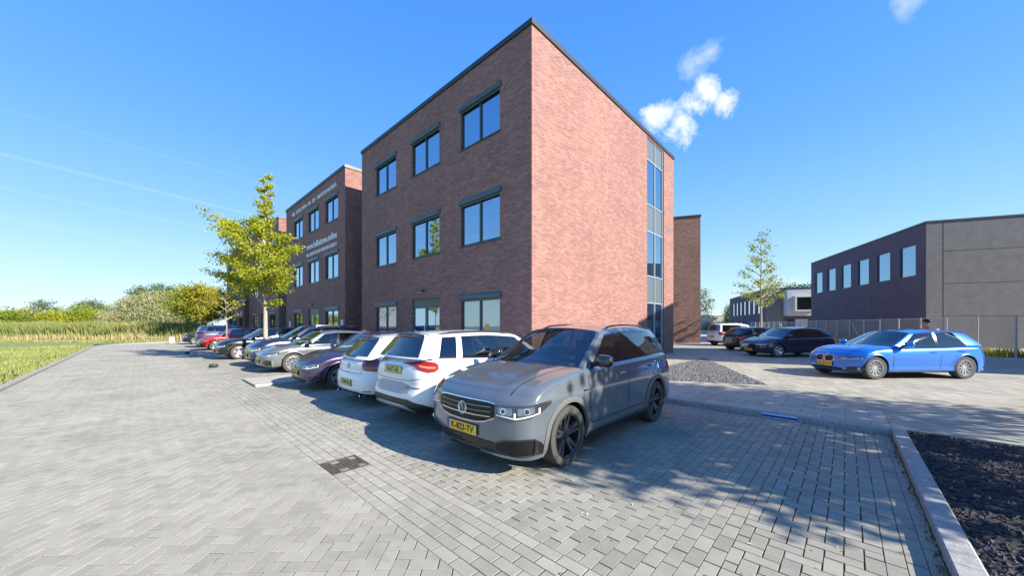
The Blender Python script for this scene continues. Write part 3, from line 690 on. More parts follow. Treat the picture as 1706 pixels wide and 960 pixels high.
class Car:
    """x forward from the front axle, y left, z up from the ground"""
    def __init__(s, name, sp):
        s.sp = sp; s.root = empty(name); s.P = s.root
        W = sp['W']; wb = sp['wb']; s.fo = sp['fo']; s.ro = sp['ro']; s.wb = wb; s.W = W; s.wr = sp['wr']
        s.zb = sp.get('zb', .2); s.top = smooth_curve(sp['top']); s.ff = smooth_curve(sp['front']); s.rf = smooth_curve(sp['rear'])
        s.sect = sp.get('sect', [(.18, .93), (.32, .975), (.5, 1.0), (.62, .992), (.80, 1.0), (.84, .985), (1.0, .955), (1.2, .93)])
        s.body_mat = sp['paint']; s.detail = sp.get('detail', 2)
        s.sf = smooth_curve(s.sect) if sp.get('soft') else (lambda z: interp(s.sect, z))
        s.body(); s.greenhouse(); s.wheels()
    def plan(s, x):
        e = 1.0
        if x > -.1: e -= s.sp.get('tapf', .05) * ((x + .1) / (s.fo + .1)) ** 2
        if x < -s.wb + .1: e -= s.sp.get('tapr', .05) * ((-s.wb + .1 - x) / (s.ro + .1)) ** 2
        return e
    def body(s):
        sp = s.sp; fo, ro, wb, W = s.fo, s.ro, s.wb, s.W; Hb = .75
        Rr = sp.get('R', (.34, .26, .10)); xr, xf = -(wb + ro), fo
        step = .05 if s.detail > 1 else .09
        def axis(a, b, st, r, nd):
            n = max(2, int((b - a - 2 * r) / st)); mid = [a + r + (b - a - 2 * r) * i / n for i in range(n + 1)]
            e = [r * (1 - cos(pi / 2 * i / nd)) for i in range(nd)] 
            e = [r * (i / nd) for i in range(nd)]
            return [a + q for q in e] + mid + [b - q for q in e[::-1]]
        X = axis(xr, xf, step, Rr[0], 7 if s.detail > 1 else 5); Y = axis(-W / 2, W / 2, .09, Rr[1], 5); Z = axis(0, Hb, .055, Rr[2], 3)
        nx, ny, nz = len(X), len(Y), len(Z); idx = {}; V = []; F = []; MI = []
        lo = (xr + Rr[0], -W / 2 + Rr[1], Rr[2]); hi = (xf - Rr[0], W / 2 - Rr[1], Hb - Rr[2])
        def vert(i, j, k):
            if (i, j, k) in idx: return idx[(i, j, k)]
            p = (X[i], Y[j], Z[k]); q = [min(max(p[a], lo[a]), hi[a]) for a in range(3)]
            d = [(p[a] - q[a]) / Rr[a] for a in range(3)]; l = sqrt(sum(e * e for e in d))
            mx = max(abs(e) for e in d)
            if l > 1e-9: q = [q[a] + Rr[a] * d[a] / l * 1.0 for a in range(3)] if mx >= .999 else [q[a] + Rr[a] * d[a] / l * mx for a in range(3)]
            V.append(s.warp(q, Hb)); idx[(i, j, k)] = len(V) - 1; return len(V) - 1
        belt_x0, belt_x1 = sp['roof'][0] - .0, sp['cowl'] + .1
        side = []
        def face(a, tagk, inner=False):
            f = [vert(*q) for q in a]; F.append(f); side.append(tagk)
        for i in range(nx - 1):
            for k in range(nz - 1):
                face([(i, 0, k), (i + 1, 0, k), (i + 1, 0, k + 1), (i, 0, k + 1)], 'R')
                face([(i, ny - 1, k + 1), (i + 1, ny - 1, k + 1), (i + 1, ny - 1, k), (i, ny - 1, k)], 'L')
            for j in range(ny - 1):
                face([(i, j, nz - 1), (i + 1, j, nz - 1), (i + 1, j + 1, nz - 1), (i, j + 1, nz - 1)], 'T')
                face([(i, j + 1, 0), (i + 1, j + 1, 0), (i + 1, j, 0), (i, j, 0)], 'B')
        for j in range(ny - 1):
            for k in range(nz - 1):
                face([(nx - 1, j, k), (nx - 1, j + 1, k), (nx - 1, j + 1, k + 1), (nx - 1, j, k + 1)], 'F')
                face([(0, j, k + 1), (0, j + 1, k + 1), (0, j + 1, k), (0, j, k)], 'A')
        s.bvh0 = BVHTree.FromPolygons([Vector(v) for v in V], F)
        # wheel openings
        AR = s.wr + sp.get('arch', .05); s.AR = AR; keep = []; rem = set(); kept = set(); AXS = (0, -wb); zc = s.wr + .005
        for fi, f in enumerate(F):
            c = [sum(V[v][a] for v in f) / len(f) for a in range(3)]
            inside = any(hypot(c[0] - ax, c[2] - zc) < AR for ax in AXS) and abs(c[1]) > W / 2 - .30
            if inside: rem.update(f)
            else: keep.append(fi); kept.update(f)
        for v in rem & kept:
            x, y, z = V[v]
            for ax in AXS:
                d = hypot(x - ax, z - zc)
                if d < AR + .12 and abs(y) > W / 2 - .14: V[v] = (ax + (x - ax) * AR / d, y, max(zc + (z - zc) * AR / d, s.zb))
        mi = []
        rb, cw = sp['roof'][0], sp['cowl']
        for fi in keep:
            f = F[fi]; c = [sum(V[v][a] for v in f) / len(f) for a in range(3)]; t = side[fi]
            if t == 'T' and sp['rbase'] + .12 < c[0] < cw - .06 and abs(c[1]) < s.gw(c[0]) - .03: mi.append(1)
            elif t == 'B' or (sp.get('clad') and c[2] < sp['clad']): mi.append(2)
            else: mi.append(0)
        s.V = V
        s.body_o = mk('body', V, [F[i] for i in keep], [s.body_mat, M_dash, M_black], s.P, mi, True, None, 40)
        # wheel liners
        for ax in AXS:
            for sy in (-1, 1):
                mb = MB(); n = 20; P = []
                for i in range(n + 1):
                    a = -.35 + (pi + .7) * i / n; x, z = ax + (AR + .004) * cos(a), zc + (AR + .004) * sin(a)
                    P += [(x, sy * (W / 2 - .05), z), (x, sy * (W / 2 - .38), z)]
                mb.add(P, [[2 * i, 2 * i + 1, 2 * i + 3, 2 * i + 2] for i in range(n)])
                k = len(P); mb.add([(ax, sy * (W / 2 - .38), zc)] + [P[2 * i + 1] for i in range(n + 1)], [[0, i + 1, i + 2] for i in range(n)])
                mb.build('wheel_arch_liner', M_black, s.P)
    def warp(s, p, Hb):
        sp = s.sp; x, y, z = p; t = z / Hb; yn = y / (s.W / 2)
        tp = s.top(x)
        zz = s.zb + t * (tp - s.zb)
        # end profiles (function of height), fade towards the axles
        if x > .05:
            wgt = min(1, (x - .05) / (s.fo - .05)) ** 1.3; x2 = x + wgt * (s.ff(zz) - sp.get('kf', .16) * abs(yn) ** 2.4)
        elif x < -s.wb - .05:
            wgt = min(1, (-s.wb - .05 - x) / (s.ro - .05)) ** 1.3; x2 = x - wgt * (s.rf(zz) - sp.get('kr', .10) * abs(yn) ** 2.4)
        else: x2 = x
        # low sill lifts a little at the ends
        yy = y * s.plan(x) * s.sf(zz)
        # crown
        if t > .5:
            cr = sp.get('crown', .05) * (1 - yn * yn) * ((t - .5) * 2) ** 3
            zz += cr
            if x > sp['cowl']: # bonnet creases
                q = abs(yn); zz += sp.get('crease', .012) * math.exp(-((q - .62) / .10) ** 2) * ((t - .5) * 2) ** 3 * min(1, (x - sp['cowl']) / .3)
        return (x2, yy, zz)
    # greenhouse --------------------------------------------------
    def gw(s, x): return s.W / 2 * s.plan(x) * s.sf(s.top(x)) - s.sp.get('inset', .05)
    def Sp(s, x, ze):
        sp = s.sp; zb = s.top(x) - .02; zr = s.zr(x)
        z = zb + ze * (zr - zb); tum = sp.get('tumble', .17)
        y = s.gw(max(min(x, sp['cowl'] + .1), sp['rbase'])) - tum * ze ** 1.25 - .035 * max(0, (ze - .86) / .14) ** 2
        xr0, xr1 = sp['roof']
        y -= .03 * max(0, (x - xr1) / .6) * ze; y -= sp.get('rtap', .05) * max(0, (xr0 + .9 - x) / .9) ** 2 * (.3 + .7 * ze)
        return Vector((x, y, z))
    def greenhouse(s):
        sp = s.sp; xr0, xr1 = sp['roof']; s.zr = smooth_curve(sp['roofz']); nseg = 8
        lines = [(sp['cowl'], xr1)] + sp['lines'] + [(sp['rbase'], xr0)]; kinds = sp['kinds']
        gl0 = sp.get('glass', [G_car] * 9)
        def lx(l, ze): return l[0] + (l[1] - l[0]) * (ze ** (1.12 if l is lines[0] else 1))
        body = MB(); trim = MB(); sides = []
        def patch(mb, f, nu, nv, flip=False, mi=0):
            V = [f(i / nu, j / nv) for j in range(nv + 1) for i in range(nu + 1)]
            F = []
            for j in range(nv):
                for i in range(nu):
                    a = j * (nu + 1) + i; q = [a, a + 1, a + nu + 2, a + nu + 1]; F.append(q[::-1] if flip else q)
            mb.add(V, F, mi)
        zt = sp.get('zglass', .90); zl = .05
        panes = []
        for sy in (1, -1):
            trim = MB()
            def side(la, lb, z0, z1):
                def f(u, v):
                    ze = z0 + (z1 - z0) * v; x = lx(la, ze) + (lx(lb, ze) - lx(la, ze)) * u; p = s.Sp(x, ze); return Vector((p.x, p.y * sy, p.z))
                return f
            for i, k in enumerate(kinds):
                la, lb = lines[i], lines[i + 1]; nu = max(2, int(abs(la[0] - lb[0]) / .12))
                patch(body, side(la, lb, zt, 1.0), nu, 4, sy < 0, 0)
                if k == 'g':
                    patch(trim, side(la, lb, 0, zl), nu, 1, sy < 0, 1 if sp.get('chrome_belt') else 0)
                    gm = MB(); ins = .0
                    patch(gm, side(la, lb, zl, zt), nu, 7, sy < 0); panes.append((gm, gl0[i]))
                    # slim window trim standing just proud of the glass
                    for (za, zb_) in ((zl, zl + .03), (zt - .045, zt)):
                        def f(u, v, za=za, zb_=zb_):
                            q = side(la, lb, za, zb_)(u, v); q.y += .004 * sy; return q
                        patch(trim, f, nu, 1, sy < 0, 1 if sp.get('chrome_top') and za > .5 else 0)
                else:
                    patch(body if k == 'b' else trim, side(la, lb, 0, zt), nu, 7, sy < 0, 0)
            trim.build('window_trim', [M_gloss, M_chrome], s.P, True)
        trim = MB(); roofc = sp.get('rcrown', .05)
        def cross(x, ze, t, bul, cz):
            p = s.Sp(x, ze); return Vector((p.x + bul * (1 - t * t), p.y * t, p.z + cz * (1 - abs(t) ** 2.2)))
        bf, br_ = sp.get('bulf', .20), sp.get('bulr', .10)
        def bulF(ze): return bf * (1 - .45 * ze)
        def bulR(ze): return -br_ * (1 - .3 * ze)
        # windscreen and rear window
        def ws(t, ze): return cross(lx(lines[0], ze), ze, t, bulF(ze), roofc * ze)
        def rs(t, ze): return cross(lx(lines[-1], ze), ze, t, bulR(ze), roofc * ze)
        def sub(f, t0, t1, z0, z1, off=0):
            def g(u, v):
                return f(t0 + (t1 - t0) * u, z0 + (z1 - z0) * v) + Vector((off, 0, 0))
            return g
        tw = .94
        patch(body, sub(ws, -1, -tw, 0, 1), 1, 10); patch(body, sub(ws, tw, 1, 0, 1), 1, 10)
        patch(trim, sub(ws, -tw, tw, 0, .06), 16, 1); patch(trim, sub(ws, -tw, tw, .955, 1), 16, 1)
        trim.build('windscreen_trim', M_gloss, s.P, True); trim = MB()
        gm = MB(); patch(gm, sub(ws, -tw, tw, .06, .955), 16, 10); panes.append((gm, G_car))
        rt = sp.get('rear_t', .84); rz0, rz1 = sp.get('rear_z', (.12, .86))
        rk = sp.get('rear_taper', .0)
        flp = True
        patch(body, sub(rs, -1, -rt, 0, 1), 2, 10, flp); patch(body, sub(rs, rt, 1, 0, 1), 2, 10, flp)
        patch(body, sub(rs, -rt, rt, 0, rz0), 16, 1, flp); patch(trim, sub(rs, -rt, rt, rz1, 1), 16, 1, flp)
        gm = MB(); patch(gm, sub(rs, -rt, rt, rz0, rz1), 16, 8, flp); panes.append((gm, G_priv))
        rim = MB()
        def roof(u, v):
            q = u; t = -1 + 2 * v
            xa, xb = lx(lines[-1], 1), lx(lines[0], 1); x = xa + (xb - xa) * q
            p = s.Sp(x, 1); bul = bulR(1) * (1 - q) ** 3 + bulF(1) * q ** 3
            return Vector((x + bul * (1 - t * t), p.y * t, p.z + roofc * (1 - abs(t) ** 2.2)))
        rb = MB(); patch(rb, roof, 22, 16, False)
        s.roof_fn = roof
        rb.build('roof', sp.get('roof_mat', s.body_mat), s.P, True)
        body.build('pillars', s.body_mat, s.P, True); trim.build('rear_window_trim', M_gloss, s.P, True)
        names = {}
        for (gm, m_) in panes: gm.build('window', m_, s.P, True)
        # rear spoiler
        if sp.get('spoiler', True):
            xa = lx(lines[-1], 1); mbs = MB(); n = 14; V = []
            L_ = sp.get('spoil', .16)
            for i in range(n + 1):
                t = -.9 + 1.8 * i / n; b0 = roof(.03, (t + 1) / 2)
                e = L_ * (1 - .35 * abs(t) ** 4)
                V += [b0 + Vector((.0, 0, .006)), b0 + Vector((-e, 0, -.025 - .02)), b0 + Vector((-e + .01, 0, -.055 - .02)), b0 + Vector((.02, 0, -.10))]
            F = []
            for i in range(n):
                for j in range(4): a = i * 4; F.append([a + j, a + (j + 1) % 4, a + 4 + (j + 1) % 4, a + 4 + j])
            F.append([0, 3, 2, 1]); F.append([n * 4, n * 4 + 1, n * 4 + 2, n * 4 + 3])
            mbs.add(V, F); mbs.build('spoiler', sp.get('spoil_mat', s.body_mat), s.P, False)
        if s.detail > 1: s.interior()
        # antenna fin
        b0 = roof(.10, .5)
        MB().add([b0 + Vector((.05, 0, -.01)), b0 + Vector((-.10, .02, -.01)), b0 + Vector((-.10, -.02, -.01)), b0 + Vector((-.09, 0, .035)), b0 + Vector((-.06, 0, .035))], [[0, 1, 3, 4], [0, 4, 3, 2], [1, 2, 3]]).build('antenna', M_black, s.P)
    def interior(s):
        sp = s.sp; xr1 = sp['roof'][1]; bz = s.top(sp['roof'][1])
        def seat(x, y, nm):
            mb = MB(); M = Matrix.Translation((x, y, bz)) @ Matrix.Rotation(R(-16), 4, 'Y')
            mb.box((-.06, -.23, -.3), (.06, .23, .17), bev=.05, M=M); mb.box((-.04, -.13, .21), (.05, .13, .38), bev=.04, M=M)
            mb.tube([M @ Vector((0, -.06, .1)), M @ Vector((0, -.06, .25))], .008); mb.tube([M @ Vector((0, .06, .1)), M @ Vector((0, .06, .25))], .008)
            mb.build(nm, M_seat, s.P, True, 40)
        xs = xr1 - .30
        seat(xs, .37, 'seat'); seat(xs, -.37, 'seat')
        mb = MB(); x2 = xs - .85
        if x2 > sp['rbase'] + .25:
            mb.box((x2 - .06, -.6, bz - .2), (x2 + .06, .6, bz + .08), bev=.04)
            for y in (-.4, .4): mb.box((x2 - .05, y - .12, bz + .1), (x2 + .03, y + .12, bz + .24), bev=.03)
            mb.build('rear_bench', M_seat, s.P, True, 40)
        mb = MB(); xd = sp['cowl'] - .15; mb.box((xd - .3, -.66, bz - .1), (xd + .15, .66, bz + .03), bev=.03); mb.box((xd - .34, .2, bz - .05), (xd - .05, .55, bz + .10), bev=.03)
        mb.build('dashboard', M_dash, s.P, True, 40)
        c = Vector((xd - .42, .37, bz + .0)); n_ = Vector((.9, 0, .45)).normalized(); ax = Vector((0, 1, 0)); ay = n_.cross(ax)
        MB().tube([c + (ax * cos(a) + ay * sin(a)) * .185 for a in [2 * pi * i / 20 for i in range(20)]], .014, closed=True).build('steering_wheel', M_dash, s.P, True)
        MB().box((xr1 + .10, -.11, s.zr(xr1) - .13), (xr1 + .13, .11, s.zr(xr1) - .06), bev=.01).build('rear_view_mirror', M_gloss, s.P)
    # projections ---------------------------------------------------
    def hit(s, o, d):
        h = s.bvh0.ray_cast(Vector(o), Vector(d).normalized())
        return (h[0], h[1]) if h[0] is not None else (None, None)
    def pt(s, proj, a, z):
        if proj in ('F', 'A'):
            sg = 1 if proj == 'F' else -1; xc = (s.fo - .95) if sg > 0 else -(s.wb + s.ro - .95)
            d = Vector((cos(a) * sg, sin(a), 0)); p, n = s.hit(Vector((xc, 0, z)) + d * 3, -d)
        elif proj in ('L', 'R'):
            sg = 1 if proj == 'L' else -1; p, n = s.hit((a, sg * 3, z), (0, -sg, 0))
        else: p, n = s.hit((a, z, 3), (0, 0, -1))
        if p is None:
            return (Vector((a, 0, z)), Vector((0, 0, 1)))
        if n.dot(p - Vector((-s.wb / 2, 0, .6))) < 0 and proj in 'FALR': n = -n
        return p, n
    def patch(s, proj, st, d=.006, nv=4, nsub=3, mb=None, mi=0, mir=False, sgn=1):
        """st: stations [(a, zlo, zhi)]; raised patch with a rim"""
        mb = mb or MB(); A = []
        for q in range(len(st) - 1):
            for k in range(nsub): 
                t = k / nsub; A.append(tuple(st[q][i] + (st[q + 1][i] - st[q][i]) * t for i in range(3)))
        A.append(st[-1]); V = []; n = len(A)
        for (a, z0, z1) in A:
            for j in range(nv + 1):
                z = z0 + (z1 - z0) * j / nv; p, nn = s.pt(proj, a * (sgn if proj in 'FA' else 1), z) if proj != 'T' else s.pt('T', a, z * sgn)
                V.append(p + nn * d)
        F = []
        fl = {'F': False, 'A': True, 'L': True, 'R': False, 'T': False}[proj]
        if sgn < 0: fl = not fl
        for i in range(n - 1):
            for j in range(nv):
                a = i * (nv + 1) + j; q = [a, a + nv + 1, a + nv + 2, a + 1]; F.append(q[::-1] if fl else q)
        # rim
        loop = [i * (nv + 1) for i in range(n)] + [(n - 1) * (nv + 1) + j for j in range(1, nv + 1)] + [i * (nv + 1) + nv for i in range(n - 2, -1, -1)] + [j for j in range(nv - 1, 0, -1)]
        k = len(V); cen = Vector((-s.wb / 2, 0, .55))
        for v in loop:
            V.append(V[v] + (cen - V[v]).normalized() * (d + .012))
        m_ = len(loop)
        for i in range(m_): F.append([loop[i], loop[(i + 1) % m_], k + (i + 1) % m_, k + i])
        mb.add(V, F, mi); return mb
    def strip(s, proj, pts, wd=.008, d=.003, mb=None, mi=0):
        mb = mb or MB(); P = []
        for (a, b), (c, e) in zip(pts[:-1], pts[1:]):
            n = max(1, int(hypot(c - a, e - b) / .05)); P += [(a + (c - a) * i / n, b + (e - b) * i / n) for i in range(n)]
        P.append(pts[-1]); V = []
        for i, q in enumerate(P):
            a = P[max(0, i - 1)]; b = P[min(len(P) - 1, i + 1)]; tx, tz = b[0] - a[0], b[1] - a[1]; l = hypot(tx, tz) + 1e-9; nx, nz = -tz / l * wd / 2, tx / l * wd / 2
            for sg in (-1, 1):
                p, n = s.pt(proj, q[0] + sg * nx, q[1] + sg * nz); V.append(p + n * d)
        mb.add(V, [[2 * i, 2 * i + 1, 2 * i + 3, 2 * i + 2] for i in range(len(P) - 1)], mi); return mb
    def arch_trim(s, wdt=.055, m=None, d=.012):
        zc = s.wr + .005
        for ax in (0, -s.wb):
            for pj in 'LR':
                mb = MB(); n = 30; V = []
                for i in range(n + 1):
                    a = -.28 + (pi + .56) * i / n
                    for r_, dd in ((s.AR - .012, -.03), (s.AR - .012, d), (s.AR + wdt * .5, d + .003), (s.AR + wdt, d - .004), (s.AR + wdt, -.01)):
                        x, z = ax + r_ * cos(a), max(zc + r_ * sin(a), s.zb + .01); rr = max(r_, s.AR + .02); p, n_ = s.pt(pj, ax + rr * cos(a), max(zc + rr * sin(a), s.zb + .03))
                        V.append(Vector((x, p.y + (dd if pj == 'L' else -dd), z)))
                F = []
                for i in range(n):
                    for j in range(4): q = i * 5 + j; F.append([q, q + 1, q + 6, q + 5])
                mb.add(V, F); mb.build('wheel_arch_trim', m or M_black, s.P, True, 50)
    def wheels(s):
        sp = s.sp; wr = s.wr; tw = sp.get('tw', .215); rr = wr * sp.get('rimr', .70); style = sp.get('rim', 'five'); rm = sp.get('rim_mat', M_silver)
        ty = MB(); h = tw / 2
        prof = [(rr, -h * .8), (rr + .01, -h * .93), (wr * .88, -h), (wr * .965, -h * .93), (wr * .995, -h * .72), (wr, -h * .5), (wr, h * .5), (wr * .995, h * .72), (wr * .965, h * .93), (wr * .88, h), (rr + .01, h * .93), (rr, h * .8)]
        ty.lathe(prof, 40, axis='y')
        ri = MB(); rl = rr
        ri.lathe([(rl, h * .8), (rl, h * .90), (rl - .012, h * .92), (rl - .022, h * .80), (rl - .03, h * .2), (rl - .045, -h * .6), (.07, -h * .55)], 40, axis='y')
        ri.lathe([(.0, h * .62), (.022, h * .62), (.06, h * .58), (.068, h * .45), (.068, -h * .4)], 20, axis='y')
        def spoke(a0, a1, w0, w1, dp=.0):
            V = []
            for (r_, a_, w_, y_) in ((.05, a0, w0, h * .52), ((rl + .05) / 2, (a0 + a1) / 2, (w0 + w1) / 2, h * .66 - dp), (rl - .018, a1, w1, h * .80)):
                c = Vector((cos(a_), 0, sin(a_))); t = Vector((-sin(a_), 0, cos(a_)))
                V += [c * r_ - t * w_ * .5 + Vector((0, y_, 0)), c * r_ + t * w_ * .5 + Vector((0, y_, 0)), c * r_ + t * w_ * .62 + Vector((0, y_ - .035, 0)), c * r_ - t * w_ * .62 + Vector((0, y_ - .035, 0))]
            F = []
            for l in range(2):
                for j in range(4): q = l * 4; F.append([q + j, q + (j + 1) % 4, q + 4 + (j + 1) % 4, q + 4 + j])
            ri.add(V, F, 1)
        if style == 'twin5':
            for k in range(5):
                a = 2 * pi * k / 5 + pi / 2
                spoke(a - .20, a - .16, .045, .035); spoke(a + .20, a + .16, .045, .035); 
        elif style == 'multi':
            for k in range(10):
                a = 2 * pi * k / 10 + .1; spoke(a - .05, a - .14, .016, .015); spoke(a + .05, a + .14, .016, .015)
        elif style == 'ten':
            for k in range(10): a = 2 * pi * k / 10; spoke(a, a, .03, .035)
        else:
            for k in range(5): a = 2 * pi * k / 5 + pi / 2; spoke(a, a, .09, .10)
        ri.lathe([(.0, -h * .30), (rl * .68, -h * .30), (rl * .68, -h * .38), (.0, -h * .38)], 28, mi=2, axis='y')
        for ax in (0, -s.wb):
            for sy in (1, -1):
                t = ty.build('wheel', M_rubber, s.P, True, 45) if ax == 0 and sy == 1 else link(bpy.data.objects.new('wheel', t0.data), s.P)
                if ax == 0 and sy == 1: t0 = t; r0 = ri.build('rim', [rm, sp.get('spoke_mat', rm), M_disc], t, False); 
                else: link(bpy.data.objects.new('rim', r0.data), t)
                t.location = (ax, sy * (s.W / 2 - h - .028), wr); t.rotation_euler = (0, R(rnd.uniform(0, 70)) * (0 if sp.get('hero') else 1), 0 if sy > 0 else pi)
    def plate(s, proj, a, z, txt, w=.52, h=.11, m=None, tilt=0, blue=True, dt=.012):
        m = m or M_yel; p, n = s.pt(proj, a, z); sg = 1 if proj == 'F' else -1
        n = Vector((n.x, n.y * .5, n.z * .6)).normalized()
        zx = n; yx = (Vector((0, 0, 1)) - zx * zx.z).normalized(); xx = yx.cross(zx)
        M = Matrix(((xx.x, yx.x, zx.x, p.x + n.x * dt), (xx.y, yx.y, zx.y, p.y + n.y * dt), (xx.z, yx.z, zx.z, p.z + n.z * dt), (0, 0, 0, 1)))
        mb = MB().box((-w / 2 - .008, -h / 2 - .008, -.012), (w / 2 + .008, h / 2 + .008, 0), M=M); pl = mb.build('number_plate', M_black, s.P)
        MB().box((-w / 2, -h / 2, .0005), (w / 2, h / 2, .003), M=M).build('plate_face', m, pl)
        if blue: MB().box((-w / 2, -h / 2, .0035), (-w / 2 + .04, h / 2, .005), M=M).build('blue_band', M_blue, pl)
        T = M @ Matrix.Translation((.018, -.002, .0045)); text_mesh('plate_number', txt, h * .92, M_ink, pl, T, .0006, .0025)
    def mirror(s, m=None):
        z = s.top(s.sp['cowl'] - .3) + .02; x = s.sp['cowl'] - s.sp.get('mirx', .28)
        for sy in (1, -1):
            y = sy * (s.gw(x) + .02); mb = MB()
            mb.tube([(x, y - sy * .03, z), (x + .02, y + sy * .09, z + .02)], [.035, .025])
            M = Matrix.Translation((x + .02, y + sy * .16, z + .06)) @ Matrix.Rotation(sy * R(-12), 4, 'Z')
            n, k = 10, 8; V = []
            for i in range(k + 1):
                a = pi * i / k
                for j in range(n):
                    c = 2 * pi * j / n; X_, Y_, Z_ = -cos(a), sin(a) * cos(c), sin(a) * sin(c)
                    f = lambda q: abs(q) ** .7 * (1 if q > 0 else -1)
                    V.append(M @ Vector((max(-.045, .085 * X_), .125 * f(Y_), .085 * f(Z_) * (1 - .12 * sy * Y_))))
            F = [[i * n + j, i * n + (j + 1) % n, (i + 1) * n + (j + 1) % n, (i + 1) * n + j] for i in range(k) for j in range(n)]
            mb.add(V, F, 1); mb.build('mirror', [M_black, m or s.body_mat], s.P, True, 60)
    def doors(s, xs, zlo=.36, handles=None, hz=None, hm=None):
        """xs: list of polylines in (x,z) of shut lines"""
        mb = MB()
        for pj in 'LR':
            for pl in xs: s.strip(pj, pl, .009, .0025, mb)
        mb.build('shut_lines', M_ink, s.P)
        for (x, z) in handles or []:
            for pj in 'LR':
                p, n = s.pt(pj, x, z); sg = 1 if pj == 'L' else -1
                MB().box((p.x - .10, p.y + sg * .006, p.z - .016), (p.x + .10, p.y + sg * .036, p.z + .014), bev=.011).build('door_handle', hm or s.body_mat, s.P)
    def rails(s, m, up=.035):
        for sy in (1, -1):
            P = []; n = 14
            for i in range(n + 1):
                q = .10 + .80 * i / n; b0 = s.roof_fn(q, .5 + sy * .465); e = min(1, min(i, n - i) / 1.6); P.append(b0 + Vector((0, 0, -.01 + up * e)))
            MB().tube(P, .016, 6).build('roof_rail', m, s.P, True)
    def finish(s, loc, rz, label, cat='car', group=None):
        s.root.location = loc; s.root.rotation_euler = (0, 0, rz); tag(s.root, label, cat, group); return s.root
def sym(s, proj, name, st, m, d=.006, **k):
    for sg in (1, -1): s.patch(proj, st, d, sgn=sg, **k).build(name, m, s.P, True, 50)
def cen(s, proj, name, st, m, d=.006, **k):
    full = [(-a, z0, z1) for (a, z0, z1) in st[::-1] if a > 0] + st
    return s.patch(proj, full, d, **k).build(name, m, s.P, True, 50)
GRP = 'cars parked in the bays before the brick blocks'
def spec(kind, **o):
    if kind == 'hatch':
        d = dict(W=1.76, wb=2.56, fo=.82, ro=.70, wr=.318, zb=.19, cowl=-.22, roof=(-2.70, -.98), rbase=-3.08,
                 top=[(-3.26, .93), (-2.9, .985), (-1.5, .955), (-.3, .935), (.1, .90), (.5, .81), (.70, .735), (.82, .66)],
                 roofz=[(-3.3, 1.33), (-2.70, 1.36), (-1.7, 1.415), (-.98, 1.36), (-.4, 1.25)],
                 lines=[(-.44, -1.12), (-1.40, -1.50), (-1.49, -1.58), (-2.42, -2.36)], kinds='bgkgb',
                 front=[(.15, -.16), (.28, -.03), (.42, 0), (.6, -.015), (.72, -.07), (.8, -.15)],
                 rear=[(.15, -.10), (.3, -.02), (.5, 0), (.75, -.03), (.9, -.08), (1.0, -.14)], glass=[None, G_car, None, G_priv, None, G_priv])
    elif kind == 'suv':
        d = dict(W=1.84, wb=2.68, fo=.88, ro=.95, wr=.352, zb=.21, cowl=-.36, roof=(-3.20, -1.16), rbase=-3.45,
                 top=[(-3.63, 1.10), (-3.3, 1.16), (-1.5, 1.13), (-.4, 1.10), (.1, 1.07), (.5, 1.00), (.74, .93), (.88, .85)],
                 roofz=[(-3.6, 1.53), (-3.2, 1.565), (-2.0, 1.615), (-1.16, 1.56), (-.4, 1.45)],
                 lines=[(-.58, -1.30), (-1.52, -1.62), (-1.62, -1.70), (-2.55, -2.48), (-2.61, -2.54), (-3.05, -2.85)], kinds='bgkgkgb',
                 front=[(.18, -.14), (.30, -.04), (.46, 0), (.62, -.01), (.78, -.04), (.9, -.11)],
                 rear=[(.2, -.10), (.35, -.02), (.55, 0), (.8, -.03), (1.0, -.09), (1.15, -.16)], glass=[None, G_car, None, G_priv, None, G_priv, None])
    d.update(o); return d
HOUSE = mat('lamp_housing', (.07, .075, .085), .15, metal=.5, coat=1)
def headlamp(c, st, drl=True, glow=M_drl, split=True):
    for sg in (1, -1):
        b = c.patch('F', st, .005, sgn=sg).build('headlight', HOUSE, c.P, True, 50)
        def seg(f0, f1, z0, z1, m, nm, d):
            out = []
            for f in (f0, (f0 + f1) / 2, f1):
                k = f * (len(st) - 1); i = min(int(k), len(st) - 2); t = k - i
                a, l, h = (st[i][q] + (st[i + 1][q] - st[i][q]) * t for q in range(3)); out.append((a, l + (h - l) * z0, l + (h - l) * z1))
            c.patch('F', out, d, sgn=sg, nv=3).build(nm, m, b, True, 50)
        if split and c.detail > 1:
            for fq in (.23, .56):
                k = fq * (len(st) - 1); i = min(int(k), len(st) - 2); t = k - i
                a, l, h = (st[i][q] + (st[i + 1][q] - st[i][q]) * t for q in range(3)); p, n = c.pt('F', a * sg, l + (h - l) * .56); r_ = (h - l) * .24
                MB().tube([p + n * .004, p + n * .0135], r_, 16).tube([p + n * .0136, p + n * .0145], r_ * .72, 16, mi=1).build('projector', [M_chrome, M_gloss], b)
        if split:
            seg(.10, .36, .30, .80, M_lens, 'lens', .009); seg(.44, .68, .30, .80, M_lens, 'lens', .009)
        else: seg(.15, .6, .3, .75, M_lens, 'lens', .009)
        if drl:
            seg(.04, .78, .06, .16, glow, 'light_guide', .011); seg(.385, .41, .16, .5, glow, 'light_guide', .011); seg(.755, .785, .16, .62, glow, 'light_guide', .011)
def taillamp(c, st, m=M_red, inner=True):
    for sg in (1, -1):
        b = c.patch('A', st, .008, sgn=sg).build('tail_light', m, c.P, True, 50)
        if inner:
            mid = st[len(st) // 2:-1] if len(st) > 3 else st
            c.patch('A', [(a, z0 + (z1 - z0) * .38, z0 + (z1 - z0) * .55) for a, z0, z1 in mid], .012, sgn=sg, nv=2).build('light_bar', M_amber if inner == 'amber' else mat('bright_red_lens', (.75, .05, .03), .2, coat=1), b)
